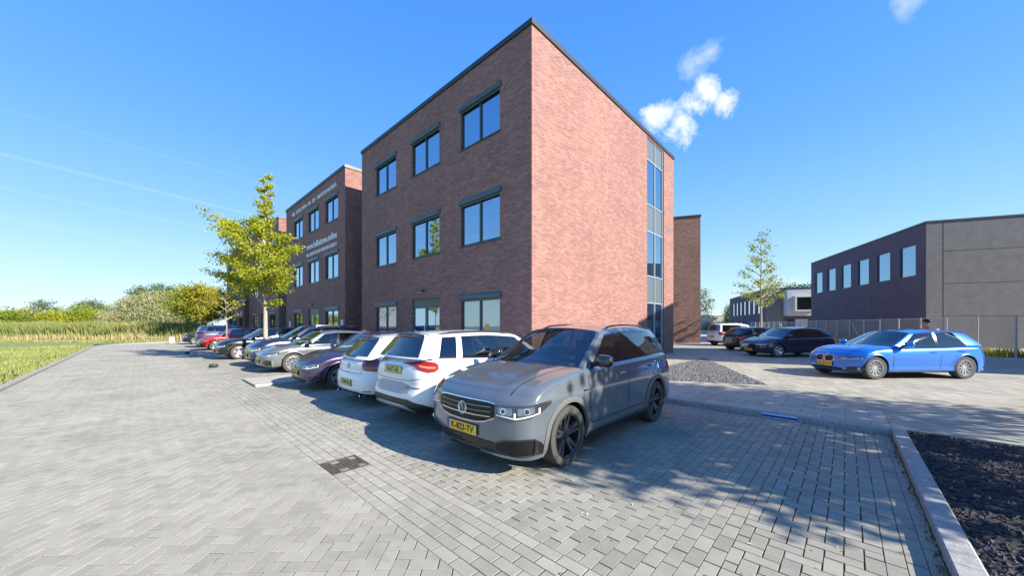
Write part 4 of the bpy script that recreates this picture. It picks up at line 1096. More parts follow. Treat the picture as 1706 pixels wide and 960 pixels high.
def ring(c, proj, a, z, r, m, tube=.006, letters=None):
    p, n = c.pt(proj, a, z); n = Vector((n.x, 0, n.z * .5)).normalized(); yx = (Vector((0, 0, 1)) - n * n.z).normalized(); xx = yx.cross(n); o = p + n * .012
    mb = MB().tube([o + (xx * cos(t) + yx * sin(t)) * r for t in [2 * pi * i / 24 for i in range(24)]], tube, 6, closed=True)
    for l in letters or []:
        mb.tube([o + xx * (q[0] * r) + yx * (q[1] * r) for q in l], tube * .9, 5)
    bd = mb.build('badge', m, c.P, True)
    M = Matrix(((xx.x, yx.x, n.x, o.x), (xx.y, yx.y, n.y, o.y), (xx.z, yx.z, n.z, o.z), (0, 0, 0, 1)))
    k = MB(); V = [M @ Vector((r * cos(2 * pi * i / 20), r * sin(2 * pi * i / 20), -.003)) for i in range(20)]; k.add(V, [list(range(20))]); k.build('badge_base', M_gloss, bd)
VWL = [[(-.42, .88), (0, .12), (.42, .88)], [(-.9, .38), (-.42, -.82), (0, .02), (.42, -.82), (.9, .38)]]
def shut(c, cowlx, bx, rx, zs=.36, extra=None):
    """front door / rear door / bonnet lines"""
    t = lambda x: c.top(x) - .03
    arc = [(-c.wb + .02 + (c.AR + .07) * cos(a), c.wr + (c.AR + .07) * sin(a)) for a in [R(q) for q in (5, 25, 45, 62)]]
    ls = [[(cowlx, zs), (cowlx - .02, .6), (cowlx - .0, t(cowlx) - .05)], [(bx, zs), (bx - .02, t(bx))], [(cowlx, zs), (-c.wb + c.AR + .09, zs)], arc + [(rx - .02, t(rx) - .1), (rx, t(rx))]]
    c.doors(ls + (extra or []), handles=[(bx + .20, c.top(bx) - .16), (rx + .22, c.top(rx) - .16)])
def bonnet(c, y=.62, x0=None, x1=None, lead=True):
    mb = MB(); x0 = x0 or c.fo - .14; x1 = x1 or c.sp['cowl'] - .05
    for sg in (1, -1):
        q = MB() if not lead else mb
        c.strip('T', [(x0 - .04, sg * y * .98), (x1, sg * (y + .06))], .008, .003, q)
        if not lead: q.build('bonnet_line', M_ink, c.P)
    pts = [(x0 - .02 * abs(t) - .10 * abs(t) ** 2.4, t * y) for t in [i / 8 - 1 for i in range(17)]]
    if lead: c.strip('T', pts, .008, .003, mb)
    if lead: mb.build('bonnet_line', M_ink, c.P)

CARS = {}
# --- grey compact SUV, nearest
P_grey = paint('dolphin_grey', (.125, .150, .178), .2, .18)
c = Car('suv', spec('suv', paint=P_grey, hero=True, soft=True, wb=2.60, ro=.88, zb=.20, lines=[(-.56, -1.28), (-1.50, -1.60), (-1.58, -1.66), (-2.48, -2.42), (-2.54, -2.48), (-2.98, -2.76)], roof=(-3.10, -1.14), rbase=-3.33, top=[(-3.63, 1.10), (-3.3, 1.16), (-1.5, 1.13), (-.4, 1.10), (.1, 1.055), (.5, .99), (.76, .92), (.88, .84)], kf=.16, R=(.15, .15, .05), front=[(.18, -.12), (.30, -.03), (.46, 0), (.60, -.005), (.72, -.02), (.80, -.045), (.88, -.09)], rim='twin5', rim_mat=M_rimdark, spoke_mat=mat('machined_spoke', (.16, .16, .165), .22, metal=.8, coat=1), chrome_belt=False, arch=.055, tw=.235, rimr=.72, crown=.032, crease=.020,
    sect=[(.18, .925), (.34, .965), (.42, .985), (.60, .985), (.74, .992), (.845, 1.0), (.87, .985), (1.0, .965), (1.2, .945)]))
c.arch_trim(.05, mat('satin_grey_arch', (.12, .125, .13), .45))
headlamp(c, [(.505, .675, .788), (.58, .648, .790), (.72, .645, .795), (.86, .665, .808), (.97, .71, .822), (1.12, .795, .832)])
g_ = cen(c, 'F', 'grille', [(0, .575, .80), (.24, .58, .80), (.38, .60, .798), (.495, .655, .785)], M_grille, .004)
for z_ in (.64, .69, .74): cen(c, 'F', 'grille_bar', [(0, z_, z_ + .010), (.2, z_, z_ + .010), (.45, z_ + .008, z_ + .018)], M_chrome if z_ == .64 else mat('dark_chrome', (.2, .2, .21), .25, metal=.9), .014, nv=1)
mbx = MB()
for i in range(-10, 11):
    a = i * .042; c.strip('F', [(a, .59), (a, .78)], .006, .009, mbx)
mbx.build('grille_fins', M_black, c.P)
cen(c, 'F', 'chrome_line', [(0, .80, .811), (.24, .80, .811), (.40, .799, .809), (.50, .786, .796)], M_chrome, .012, nv=1)
cen(c, 'F', 'chrome_line', [(0, .562, .572), (.24, .567, .577), (.38, .589, .599), (.50, .64, .65)], M_chrome, .012, nv=1)
ring(c, 'F', 0, .695, .07, M_chrome, .007, VWL)
c.plate('F', 0, .475, 'K-822-TV', dt=.016)
cen(c, 'F', 'lower_intake', [(0, .285, .405), (.3, .285, .40), (.49, .275, .385)], M_black, .003)
mbx = MB()
for z_ in (.31, .34, .37): 
    full = [(-.48, z_), (0, z_), (.48, z_)]; c.strip('F', full, .007, .007, mbx)
mbx.build('intake_bars', M_gloss, c.P)
sym(c, 'F', 'air_curtain', [(.50, .30, .385), (.62, .285, .43), (.80, .265, .45), (.90, .26, .455), (.98, .26, .40), (1.05, .26, .32)], M_grille, .005)
sym(c, 'F', 'curtain_frame', [(.50, .375, .388), (.62, .42, .434), (.80, .44, .455), (.90, .445, .46)], M_gloss, .012, nv=1)
sym(c, 'F', 'curtain_fin', [(.90, .27, .44), (.95, .27, .41)], M_gloss, .016)
sym(c, 'F', 'curtain_slat', [(.66, .27, .275), (.80, .27, .275), (.9, .27, .275)], mat('dark_chrome', (.2, .2, .21)), .012, nv=1)
cen(c, 'F', 'front_lip', [(0, .225, .250), (.4, .225, .250), (.75, .225, .245)], M_gloss, .022, nv=2)
sym(c, 'F', 'body_blade', [(.30, .262, .282), (.52, .245, .280), (.80, .232, .252), (1.02, .238, .25)], P_grey, .03, nv=2)
shut(c, -.42, -1.50, -2.62, .42); bonnet(c, lead=False)
for pj in 'LR': c.patch(pj, [(-2.15, .235, .30), (-1.3, .235, .30), (-.45, .235, .30)], .012).build('sill_trim', M_black, c.P, True, 50)
for pj in 'LR': c.patch(pj, [(-2.1, .365, .378), (-1.3, .36, .373), (-.5, .355, .368)], .010, nv=1).build('sill_chrome', M_chrome, c.P, True, 50)
for pj in 'LR': c.patch(pj, [(-.44, .84, .85), (-.28, .838, .86)], .010, nv=1).build('fender_badge', M_chrome, c.P, True, 50)
c.mirror(M_gloss); c.rails(M_gloss, .04)
taillamp(c, [(.40, .93, .98), (.7, .88, 1.0), (1.0, .86, 1.0), (1.15, .93, .99)])
c.plate('A', 0, .80, 'K-822-TV', blue=True)
for sg in (1, -1):
    b0 = [c.Sp(-.36, 0), ]
MB().tube([(c.sp['cowl'] + .12, .55, c.top(-.3) + .015), (c.sp['cowl'] - .02, -.05, c.top(-.3) + .03)], .008, 5).build('wiper', M_black, c.P)
MB().tube([(c.sp['cowl'] + .15, 0, c.top(-.3) + .015), (c.sp['cowl'] - .0, -.58, c.top(-.3) + .02)], .008, 5).build('wiper', M_black, c.P)
c.finish((3.46, 3.24, 0), pi, 'grey compact SUV with yellow K-822-TV plate, nearest in the row', group=GRP); CARS['tig'] = c

# --- white crossover seen from behind
P_white = paint('white_car_paint', (.74, .75, .76), 0.0, .35)
c = Car('crossover', spec('suv', paint=P_white, W=1.79, wb=2.65, fo=.86, ro=.74, wr=.338, zb=.26, cowl=-.30, roof=(-2.98, -1.02), rbase=-3.22, clad=.33,
    top=[(-3.39, 1.09), (-3.15, 1.14), (-1.5, 1.07), (-.3, 1.03), (.1, 1.0), (.5, .93), (.72, .86), (.86, .78)],
    roofz=[(-3.4, 1.44), (-2.98, 1.475), (-1.9, 1.51), (-1.02, 1.455), (-.4, 1.35)],
    lines=[(-.50, -1.16), (-1.45, -1.54), (-1.54, -1.62), (-2.20, -2.16), (-2.235, -2.195), (-2.50, -2.40), (-2.62, -2.50), (-2.95, -2.76)], kinds='bgkgkgbgb',
    glass=[None, G_car, None, G_priv, None, G_priv, None, G_priv, None], rear_t=.86, rear_z=(.06, .78), spoil_mat=M_gloss, spoil=.14, rim='five', rim_mat=M_rimdark, rtap=.09,
    rear=[(.24, -.08), (.38, -.01), (.55, 0), (.68, -.045), (.85, -.05), (1.0, -.09), (1.1, -.14)]))
c.arch_trim(.06)
M_diff = mat('silver_diffuser', (.42, .43, .45), .35, metal=.5)
taillamp(c, [(.29, 1.035, 1.045), (.42, 1.02, 1.05), (.58, 1.0, 1.062), (.68, .95, 1.075), (.82, .91, 1.075), (.92, .92, 1.06), (.97, .96, 1.03)], M_red, 'amber')
c.plate('A', 0, .925, 'R-671-XL', m=M_yel2, blue=False)
sym(c, 'A', 'rear_reflector', [(.42, .665, .68), (.58, .66, .682), (.70, .665, .68)], M_redd, .01, nv=1)
cen(c, 'A', 'bumper_panel', [(0, .56, .74), (.35, .56, .74), (.52, .59, .70)], mat('bumper_grey', (.35, .36, .38), .35), .003)
cen(c, 'A', 'rear_valance', [(0, .29, .49), (.5, .29, .49), (.75, .29, .43), (.95, .29, .36)], M_black, .010)
cen(c, 'A', 'diffuser', [(0, .34, .40), (.3, .34, .40), (.46, .31, .39), (.62, .30, .335)], M_diff, .022)
shut(c, -.40, -1.47, -2.62, .42)
mbx = MB(); c.strip('A', [(-.72, .82), (-.5, .775), (0, .77), (.5, .775), (.72, .82), (.78, .88)], .008, .003, mbx); mbx.build('tailgate_line', M_ink, c.P)
text_o = None
c.mirror(P_white); c.rails(M_gloss, .03)
MB().box((-3.29, -.20, 1.14), (-3.26, .25, 1.165), bev=.008).build('rear_wiper', M_black, c.P)
c.finish((2.83 + .74 + 2.65, 5.45, 0), 0, 'white crossover seen from behind beside the grey SUV', group=GRP)

# --- white hatchback seen from behind
c = Car('hatchback', spec('hatch', paint=P_white, W=1.78, spoil=.16, spoil_mat=M_gloss, rear_t=.84, rtap=.09, rim='ten', clad=.24, inset=.06,
    rear=[(.15, -.10), (.3, -.01), (.48, 0), (.62, -.02), (.66, -.05), (.85, -.07), (1.0, -.14)]))
taillamp(c, [(.58, .80, .90), (.64, .74, .945), (.85, .72, .94), (1.0, .72, .93), (1.1, .78, .88)], M_redd, False)
c.plate('A', 0, .46, 'P-449-RH', m=M_yel2, blue=False)
cen(c, 'A', 'rear_valance', [(0, .19, .30), (.5, .19, .30), (.85, .19, .26)], M_black, .008)
sym(c, 'A', 'rear_reflector', [(.62, .315, .33), (.78, .315, .335)], M_redd, .012, nv=1)
cen(c, 'A', 'bumper_step', [(0, .64, .655), (.4, .645, .66), (.6, .65, .665)], P_white, .014, nv=2)
for y in (.55, -.55): MB().tube([(-3.10, y - .0, .235), (-3.21, y, .235)], .035, 10).build('exhaust_tip', M_chrome, c.P, True)
ring(c, 'A', 0, .80, .045, M_chrome, .006, [[(-.6, .5), (.6, .15)], [(-.6, -.15), (.6, -.5)], [(-.6, .5), (-.6, .1), (.6, -.1), (.6, -.5)]])
mbx = MB(); c.strip('A', [(-.60, .93), (-.55, .67), (0, .665), (.55, .67), (.60, .93)], .007, .003, mbx); mbx.build('tailgate_line', M_ink, c.P)
shut(c, -.36, -1.45, -2.45); c.mirror(P_white)
c.arch_trim(.03, P_white, .006)
MB().tube([(-2.62, .25, 1.40), (-2.84, .25, 1.56)], .006, 5).build('rod_antenna', M_black, c.P)
MB().box((-3.16, -.25, .99), (-3.13, .25, 1.01), bev=.008).build('rear_wiper', M_black, c.P)
c.finish((2.98 + .70 + 2.56, 7.62, 0), 0, 'white hatchback with dark red tail lights seen from behind', group=GRP)

def front_set(c, zg=(.42, .62), zh=(.56, .70), grille=M_gloss, gw=.42, plate=None, lower=True, chrome=True, pz=None, out=1.05, inn=.42, badge=None, glow=M_drl):
    z0, z1 = zh
    headlamp(c, [(inn, z0 + .02, z1 - .03), (inn + .15, z0, z1 - .01), ((inn + out) / 2, z0 + .01, z1), (out - .12, z0 + .05, z1 + .015), (out, z1 - .02, z1 + .02)], glow=glow)
    cen(c, 'F', 'grille', [(0, zg[0], zg[1]), (gw * .6, zg[0], zg[1]), (gw, zg[0] + .03, zg[1] - .02)], grille, .004)
    if chrome: cen(c, 'F', 'chrome_line', [(0, zg[1], zg[1] + .01), (gw * .6, zg[1], zg[1] + .01), (gw, zg[1] - .02, zg[1] - .01)], M_chrome, .01, nv=1)
    if lower:
        cen(c, 'F', 'lower_intake', [(0, .21, .33), (.4, .21, .33), (.6, .22, .31)], M_black, .004)
        sym(c, 'F', 'fog_recess', [(.68, .25, .36), (.85, .24, .40), (.95, .27, .37)], M_black, .005)
    if badge: ring(c, 'F', 0, (zg[0] + zg[1]) / 2, .05, M_chrome, .006, badge)
    if plate: c.plate('F', 0, pz or zg[0] - .08, plate, dt=.014)
# --- dark violet-blue hatchback facing the road
P_plum = paint('dark_plum_paint', (.045, .035, .085), .4, .3)
c = Car('hatchback', spec('hatch', paint=P_plum, W=1.75, rim='five', rim_mat=M_silver, spoke_mat=M_silver, crease=.02, chrome_belt=True))
front_set(c, (.575, .635), (.545, .68), gw=.40, plate='N-308-TB', pz=.44, out=1.0, badge=VWL)
cen(c, 'F', 'chrome_line', [(0, .235, .245), (.5, .235, .245), (.75, .25, .26)], M_chrome, .016, nv=1)
sym(c, 'F', 'fog_surround', [(.60, .25, .262), (.8, .25, .262), (.9, .30, .312)], M_chrome, .016, nv=1)
shut(c, -.36, -1.45, -2.45); bonnet(c, .58); c.mirror(); c.arch_trim(.03, P_plum, .006)
taillamp(c, [(.54, .75, .90), (.85, .71, .92), (1.1, .78, .88)])
c.finish((3.56, 10.28, 0), pi, 'dark plum hatchback facing the road beside the pale slab island', group=GRP)
# --- silver grey hatch with the big framed grille
P_silv = paint('monsoon_grey', (.22, .235, .25), .5, .28)
c = Car('hatchback', spec('hatch', paint=P_silv, W=1.82, wb=2.63, fo=.88, ro=.83, wr=.33, roof=(-2.95, -1.02), rbase=-3.22, chrome_belt=True, chrome_top=True, rim='multi', rim_mat=M_silver,
    top=[(-3.46, .93), (-3.0, .98), (-1.5, .95), (-.3, .93), (.1, .90), (.5, .83), (.75, .75), (.88, .66)],
    lines=[(-.48, -1.16), (-1.44, -1.54), (-1.53, -1.62), (-2.50, -2.44)], front=[(.15, -.12), (.28, -.02), (.42, 0), (.6, -.01), (.70, -.05), (.8, -.12)]))
headlamp(c, [(.52, .59, .67), (.68, .575, .69), (.85, .595, .705), (.98, .63, .715), (1.06, .68, .72)])
cen(c, 'F', 'grille', [(0, .27, .62), (.28, .27, .62), (.42, .42, .58)], M_gloss, .004)
cen(c, 'F', 'grille_frame', [(0, .62, .635), (.28, .62, .635), (.43, .575, .59)], M_chrome, .012, nv=1)
cen(c, 'F', 'grille_frame', [(0, .255, .268), (.28, .255, .268), (.43, .41, .425)], M_chrome, .012, nv=1)
sym(c, 'F', 'side_intake', [(.50, .23, .42), (.72, .22, .46), (.88, .25, .44)], M_gloss, .005)
sym(c, 'F', 'intake_blade', [(.86, .24, .45), (.90, .25, .45)], M_silver, .014)
c.plate('F', 0, .40, 'T-512-FG', dt=.014)
shut(c, -.40, -1.50, -2.5); bonnet(c, .60); c.mirror(M_gloss); c.arch_trim(.03, P_silv, .006)
c.finish((3.69, 14.83, 0), pi, 'grey hatchback with tall chrome framed grille and chrome window line', group=GRP)
# --- navy SUV
P_navy = paint('navy_paint', (.022, .035, .085), .4, .28)
c = Car('suv', spec('suv', paint=P_navy, W=1.86, chrome_belt=True, chrome_top=True, rim='five', detail=1, clad=.34))
c.arch_trim(.05)
front_set(c, (.55, .74), (.62, .80), gw=.42, out=1.02, plate='H-941-ZD', pz=.47, chrome=False)
sym(c, 'F', 'white_drl', [(.80, .42, .60), (.86, .40, .58)], M_drl, .012)
shut(c, -.42, -1.50, -2.62, .42); bonnet(c); c.mirror(M_gloss); c.rails(M_chrome, .03)
c.finish((3.75, 17.1, 0), pi, 'navy SUV with chrome roof rails next to the big street tree', group=GRP)
# --- black crossover
P_blk = paint('black_blue_paint', (.010, .012, .022), .3, .25)
c = Car('crossover', spec('suv', paint=P_blk, W=1.80, wb=2.64, fo=.84, ro=.80, wr=.345, rbase=-3.25, roof=(-3.0, -1.10), detail=1, clad=.33, rim='five', rim_mat=M_silver, chrome_belt=True,
    top=[(-3.44, 1.0), (-3.1, 1.05), (-1.5, 1.01), (-.4, .98), (.1, .95), (.5, .89), (.7, .83), (.84, .76)],
    roofz=[(-3.4, 1.42), (-3.0, 1.45), (-1.9, 1.49), (-1.10, 1.43), (-.4, 1.32)], lines=[(-.52, -1.24), (-1.50, -1.60), (-1.58, -1.66), (-2.55, -2.48)], kinds='bgkgb'))
c.arch_trim(.05); front_set(c, (.50, .66), (.58, .70), out=1.0, plate='S-226-PK', pz=.42); shut(c, -.42, -1.50, -2.55, .42); bonnet(c, .6); c.mirror()
c.finish((3.30, 22.0, 0), pi, 'black crossover facing the road between the two street trees', group=GRP)
# --- red hatch
P_redc = paint('bright_red_paint', (.52, .012, .012), .1, .3)
c = Car('hatchback', spec('hatch', paint=P_redc, W=1.77, detail=1, rim='five', roof_mat=M_gloss))
front_set(c, (.40, .60), (.56, .68), out=1.0, plate='X-118-GV', pz=.36); shut(c, -.36, -1.45, -2.45); c.mirror(M_gloss); c.arch_trim(.03, P_redc, .006)
c.finish((3.40, 30.7, 0), pi, 'bright red hatchback facing the road', group=GRP)
# --- navy estate seen from behind
c = Car('estate_car', spec('suv', paint=P_navy, W=1.85, chrome_top=True, chrome_belt=True, detail=1, rim='ten', rear_t=.82, clad=.30))
taillamp(c, [(.42, .93, .98), (.7, .84, 1.0), (1.0, .84, 1.0), (1.12, .90, .97)], M_redd); c.plate('A', 0, .72, 'L-570-HN', m=M_yel2); shut(c, -.42, -1.50, -2.62, .42); c.mirror(M_gloss); c.rails(M_chrome); c.arch_trim(.04)
sym(c, 'A', 'exhaust_tip', [(.5, .27, .32), (.7, .27, .32)], M_chrome, .01)
c.finish((2.75 + .95 + 2.68, 34.6, 0), 0, 'dark blue estate with chrome window frames seen from behind', group=GRP)
# --- far black hatch
c = Car('hatchback', spec('hatch', paint=P_blk, detail=1, rim='multi', W=1.78))
front_set(c, (.48, .60), (.56, .68), out=1.0); shut(c, -.36, -1.45, -2.45); c.mirror(); c.arch_trim(.03, P_blk, .006)
c.finish((3.3, 41.5, 0), pi, 'black hatchback at the far end of the row', group=GRP)

# --- blue hatchback on the plaza
GR2 = 'cars parked on the plaza'
P_bmw = paint('bright_blue_paint', (.012, .16, .62), .35, .25)
c = Car('hatchback', spec('hatch', paint=P_bmw, W=1.77, wb=2.69, fo=.73, ro=.86, kf=.24, wr=.325, zb=.17, cowl=-.55, roof=(-3.0, -1.32), rbase=-3.36, rim='multi', rim_mat=M_silver, hero=True, tumble=.19, crown=.04,
    top=[(-3.55, .93), (-3.1, .98), (-1.7, .945), (-.6, .93), (-.1, .90), (.3, .835), (.56, .76), (.73, .66)],
    roofz=[(-3.5, 1.31), (-3.0, 1.345), (-2.1, 1.395), (-1.32, 1.33), (-.7, 1.22)], mirx=.32,
    lines=[(-.76, -1.44), (-1.84, -1.94), (-1.93, -2.02), (-2.80, -2.56)], front=[(.15, -.14), (.24, -.02), (.35, .0), (.55, -.0), (.66, -.05), (.75, -.14)],
    sect=[(.16, .93), (.25, .985), (.32, .965), (.5, .985), (.66, 1.0), (.72, 1.0), (.75, .98), (.9, .955), (1.0, .945)]))
headlamp(c, [(.42, .555, .615), (.58, .54, .635), (.76, .55, .645), (.92, .58, .65), (1.04, .62, .655)], drl=True, glow=mat('pale_amber_guide', (.75, .6, .45), .25))
for sg in (1, -1):
    b = c.patch('F', [(.035, .49, .63), (.10, .475, .645), (.22, .48, .645), (.29, .52, .63)], .006, sgn=sg).build('grille', M_grille, c.P, True, 50)
    mbx = MB(); c.strip('F', [(sg * a, z) for a, z in ((.03, .49), (.03, .635), (.10, .655), (.22, .655), (.30, .635), (.30, .52), (.22, .475), (.10, .465), (.03, .49))], .014, .014, mbx); mbx.build('grille_frame', M_chrome, b)
c.plate('F', 0, .40, 'SX-637-N', dt=.016)
cen(c, 'F', 'lower_intake', [(0, .19, .32), (.3, .19, .32), (.52, .20, .30)], M_black, .004)
sym(c, 'F', 'side_intake', [(.60, .23, .34), (.75, .23, .365), (.92, .25, .36), (.99, .28, .33)], M_black, .005)
for sg in (1, -1):
    p_, n_ = c.pt('F', sg * .86, .30); MB().tube([p_ - n_ * .02, p_ + n_ * .018], .038, 14).build('fog_light', M_lens, c.P, True, 40)
ring(c, 'F', 0, .685, .036, M_chrome, .005, None)
shut(c, -.48, -1.90, -2.78, .30); bonnet(c, .56); c.mirror(); c.arch_trim(.022, P_bmw, .006)
BMH = R(135.7); nrm_l = (cos(BMH + pi / 2), sin(BMH + pi / 2))
q_ = at(1459, 10.05); c.finish((q_.x - nrm_l[0] * .83, q_.y - nrm_l[1] * .83, PZ), BMH, 'bright blue hatchback with multi-spoke alloys on the plaza', group=GR2)
# --- dark violet hatchback
P_vio = paint('dark_violet_paint', (.022, .018, .055), .4, .28)
c = Car('hatchback', spec('hatch', paint=P_vio, W=1.79, wb=2.65, fo=.88, ro=.75, detail=1, rim='five', lines=[(-.48, -1.14), (-1.44, -1.54), (-1.53, -1.62), (-2.45, -2.40)],
    top=[(-3.4, .95), (-3.0, 1.0), (-1.5, .965), (-.3, .94), (.1, .91), (.5, .83), (.75, .75), (.88, .66)]))
front_set(c, (.38, .60), (.57, .69), out=1.02, plate='J-405-WK', pz=.36); shut(c, -.40, -1.48, -2.48); c.mirror(); c.arch_trim(.03, P_vio, .006)
taillamp(c, [(.5, .75, .92), (.85, .72, .95), (1.15, .82, .93)])
HH = R(140); nl = (cos(HH + pi / 2), sin(HH + pi / 2))
q_ = at(1297, 16.93); c.finish((q_.x - nl[0] * .84, q_.y - nl[1] * .84, PZ), HH, 'dark violet hatchback parked nose left beyond the blue car', group=GR2)
# --- black hatchback, tail towards the passage
c = Car('hatchback', spec('hatch', paint=P_blk, W=1.78, detail=1, rim='five', clad=.26))
taillamp(c, [(.5, .74, .90), (.85, .70, .93), (1.2, .80, .90)], M_red); c.plate('A', 0, .62, 'G-733-BL', m=M_yel2); shut(c, -.36, -1.45, -2.45); c.mirror(); c.arch_trim(.03, M_black, .006)
HK = R(320); nr = (cos(HK - pi / 2), sin(HK - pi / 2))
q_ = at(1250, 20.8); c.finish((q_.x - nr[0] * .84 + cos(HK) * 2.56, q_.y - nr[1] * .84 + sin(HK) * 2.56, PZ), HK, 'black hatchback with red tail lights half hidden by the violet car', group=GR2)
# --- white boxy SUV
c = Car('suv', spec('suv', paint=P_white, W=1.80, wb=2.58, fo=.86, ro=.78, wr=.34, cowl=-.30, roof=(-3.08, -1.0), rbase=-3.22, detail=1, rim='five', clad=.36,
    top=[(-3.36, 1.06), (-3.1, 1.08), (-1.5, 1.07), (-.3, 1.05), (.1, 1.03), (.5, .98), (.72, .92), (.86, .84)],
    roofz=[(-3.4, 1.60), (-3.08, 1.62), (-1.9, 1.64), (-1.0, 1.58), (-.4, 1.48)],
    lines=[(-.50, -1.14), (-1.42, -1.48), (-1.50, -1.56), (-2.34, -2.34), (-2.42, -2.42), (-3.08, -2.98)], tumble=.12, rear_t=.88, glass=[None, G_car, None, G_priv, None, G_priv, None]))
taillamp(c, [(.62, .84, 1.06), (.85, .80, 1.10), (1.1, .82, 1.08)]); c.plate('A', 0, .70, 'D-094-VS', m=M_yel2); shut(c, -.36, -1.45, -2.42, .42); c.mirror(); c.rails(M_silver); c.arch_trim(.05, P_white, .008)
q_ = at(1215, 26.1); HW = R(320); nr = (cos(HW - pi / 2), sin(HW - pi / 2))
c.finish((q_.x - nr[0] * .85 + cos(HW) * 2.58, q_.y - nr[1] * .85 + sin(HW) * 2.58, PZ), HW, 'white boxy SUV with red tail lights at the back of the plaza', group=GR2)
# ------------------------------------------------------------------ other buildings (grid turned 23 degrees)
def local_root(name, org, ang, label, cat, group=None):
    o = empty(name, org, ang); return tag(o, label, cat, group)
def prism_building(name, org, ang, W, D, H, mat_front, mat_side, label, holes=(), glass=None, cap=True, z0=0.05, frame=M_frame):
    """local x runs along the visible long wall (depth D to +... ), local -y side is hidden; walls: W0 (x axis, at y=0 facing +y)"""
    root = local_root(name, (org[0], org[1], 0), ang, label, 'building')
    mb = MB(); uv = []
    wall_plane(mb, uv, (W, 0), (-1, 0), W, H, [(W - b, W - a, c, d) for a, b, c, d in holes], .12, (0, 1), z0)
    mb.build('long_wall', mat_front, root, uv=uv)
    mb = MB(); uv = []
    wall_plane(mb, uv, (0, 0), (0, -1), D, H, [], .1, (-1, 0), z0); wall_plane(mb, uv, (0, -D), (1, 0), W, H, [], .1, (0, -1), z0); wall_plane(mb, uv, (W, -D), (0, 1), D, H, [], .1, (1, 0), z0)
    mb.build('end_wall', mat_side, root, uv=uv)
    bxo('roof', (.1, -D + .1, H - .3), (W - .1, -.1, H - .12), mat('roof_felt', (.06, .06, .06), .9), root)
    cp = MB(); t = .12
    cp.box((-.04, -.25, H), (W + .04, .04, H + t)); cp.box((-.04, -D - .04, H), (W + .04, -D + .25, H + t)); cp.box((-.04, -D + .25, H), (.25, -.25, H + t)); cp.box((W - .25, -D + .25, H), (W + .04, -.25, H + t))
    cp.build('coping', M_coping, root)
    for (a, b, c, d) in holes:
        w_ = bxo('window', (a, -.11, c), (b, -.09, d), glass or G_win, root)
        f = MB(); e = .06
        f.box((a, -.09, c), (b, -.03, c + e)); f.box((a, -.09, d - e), (b, -.03, d)); f.box((a, -.09, c + e), (a + e, -.03, d - e)); f.box((b - e, -.09, c + e), (b, -.03, d - e)); f.build('window_frame', frame, w_)
    return root
M_char = mat('charcoal_render', (.10, .082, .115), .85, noise=(1.2, .12), bump=(40, .3))
M_concg = mat('grey_concrete_panel', (.165, .165, .165), .85, noise=(2.0, .12), bump=(60, .4))
G_up = glass_mirror('upper_window_glass', (.02, .07, .16), .40, (.55, .78, 1))
D_A = R(23.4); dd1 = (cos(D_A), sin(D_A))
b5 = prism_building('warehouse', (38.79, -4.19), D_A, 18.14, 22, 9.0, M_char, M_concg, 'long charcoal warehouse with six tall upper windows',
    [(1.02 + 2.87 * i, 2.72 + 2.87 * i, 5.33, 7.72) for i in range(6)], G_up)
# joints in the concrete end wall
mb = MB()
for y in (-.9, -5.2, -9.5): mb.box((-.005, y - .02, .05), (-.002, y + .02, 8.98))
for z in (2.3, 4.6, 6.9): mb.box((-.006, -21.9, z - .012), (-.003, -.95, z + .012))
for i in range(1): mb.build('panel_joints', mat('joint_dark', (.05, .05, .05), .9), b5)
# paler office wing behind it
c1 = c2w(41.2, 57.3)
b6 = prism_building('warehouse', c1, D_A, 24.5, 9.0, 7.5, M_char, M_concg, 'far warehouse with dark long wall and slim pale windows, behind the plaza tree',
    [(3 + 2.9 * i, 4.4 + 2.9 * i, 3.6, 6.3) for i in range(7)], glass_mirror('pale_far_glass', (.45, .5, .55), .4))
b7 = local_root('office_wing', (c1[0], c1[1], 0), D_A, 'pale stepped office wing with a cream framed box window', 'building')
M_pale = mat('pale_grey_cladding', (.48, .50, .51), .6, noise=(1.5, .06))
bxo('upper_floor', (-1.6, -14, 3.1), (-.02, -2.4, 7.25), M_pale, b7, .02)
bxo('lower_floor', (-.5, -14, .05), (-.02, -2.6, 3.09), M_char, b7)
bxo('door', (-.58, -3.6, .1), (-.51, -2.8, 2.5), M_gloss, b7); bxo('wall_panel', (-.58, -5.4, .1), (-.51, -3.8, 2.6), M_pale, b7)
bxo('roof_edge', (-1.65, -14, 7.251), (-.02, -2.35, 7.35), M_coping, b7)
fr = MB()
for a, b in (((-2.3, -5.9, 3.8), (-1.6, -3.2, 4.0)), ((-2.3, -5.9, 5.95), (-1.6, -3.2, 6.15)), ((-2.3, -5.9, 4.0), (-1.6, -5.7, 5.95)), ((-2.3, -3.4, 4.0), (-1.6, -3.2, 5.95))): fr.box(a, b)
bw = fr.build('window', mat('cream_frame', (.62, .58, .5), .5), b7); bxo('pane', (-1.72, -5.7, 4.0), (-1.66, -3.4, 5.95), M_gloss, bw)
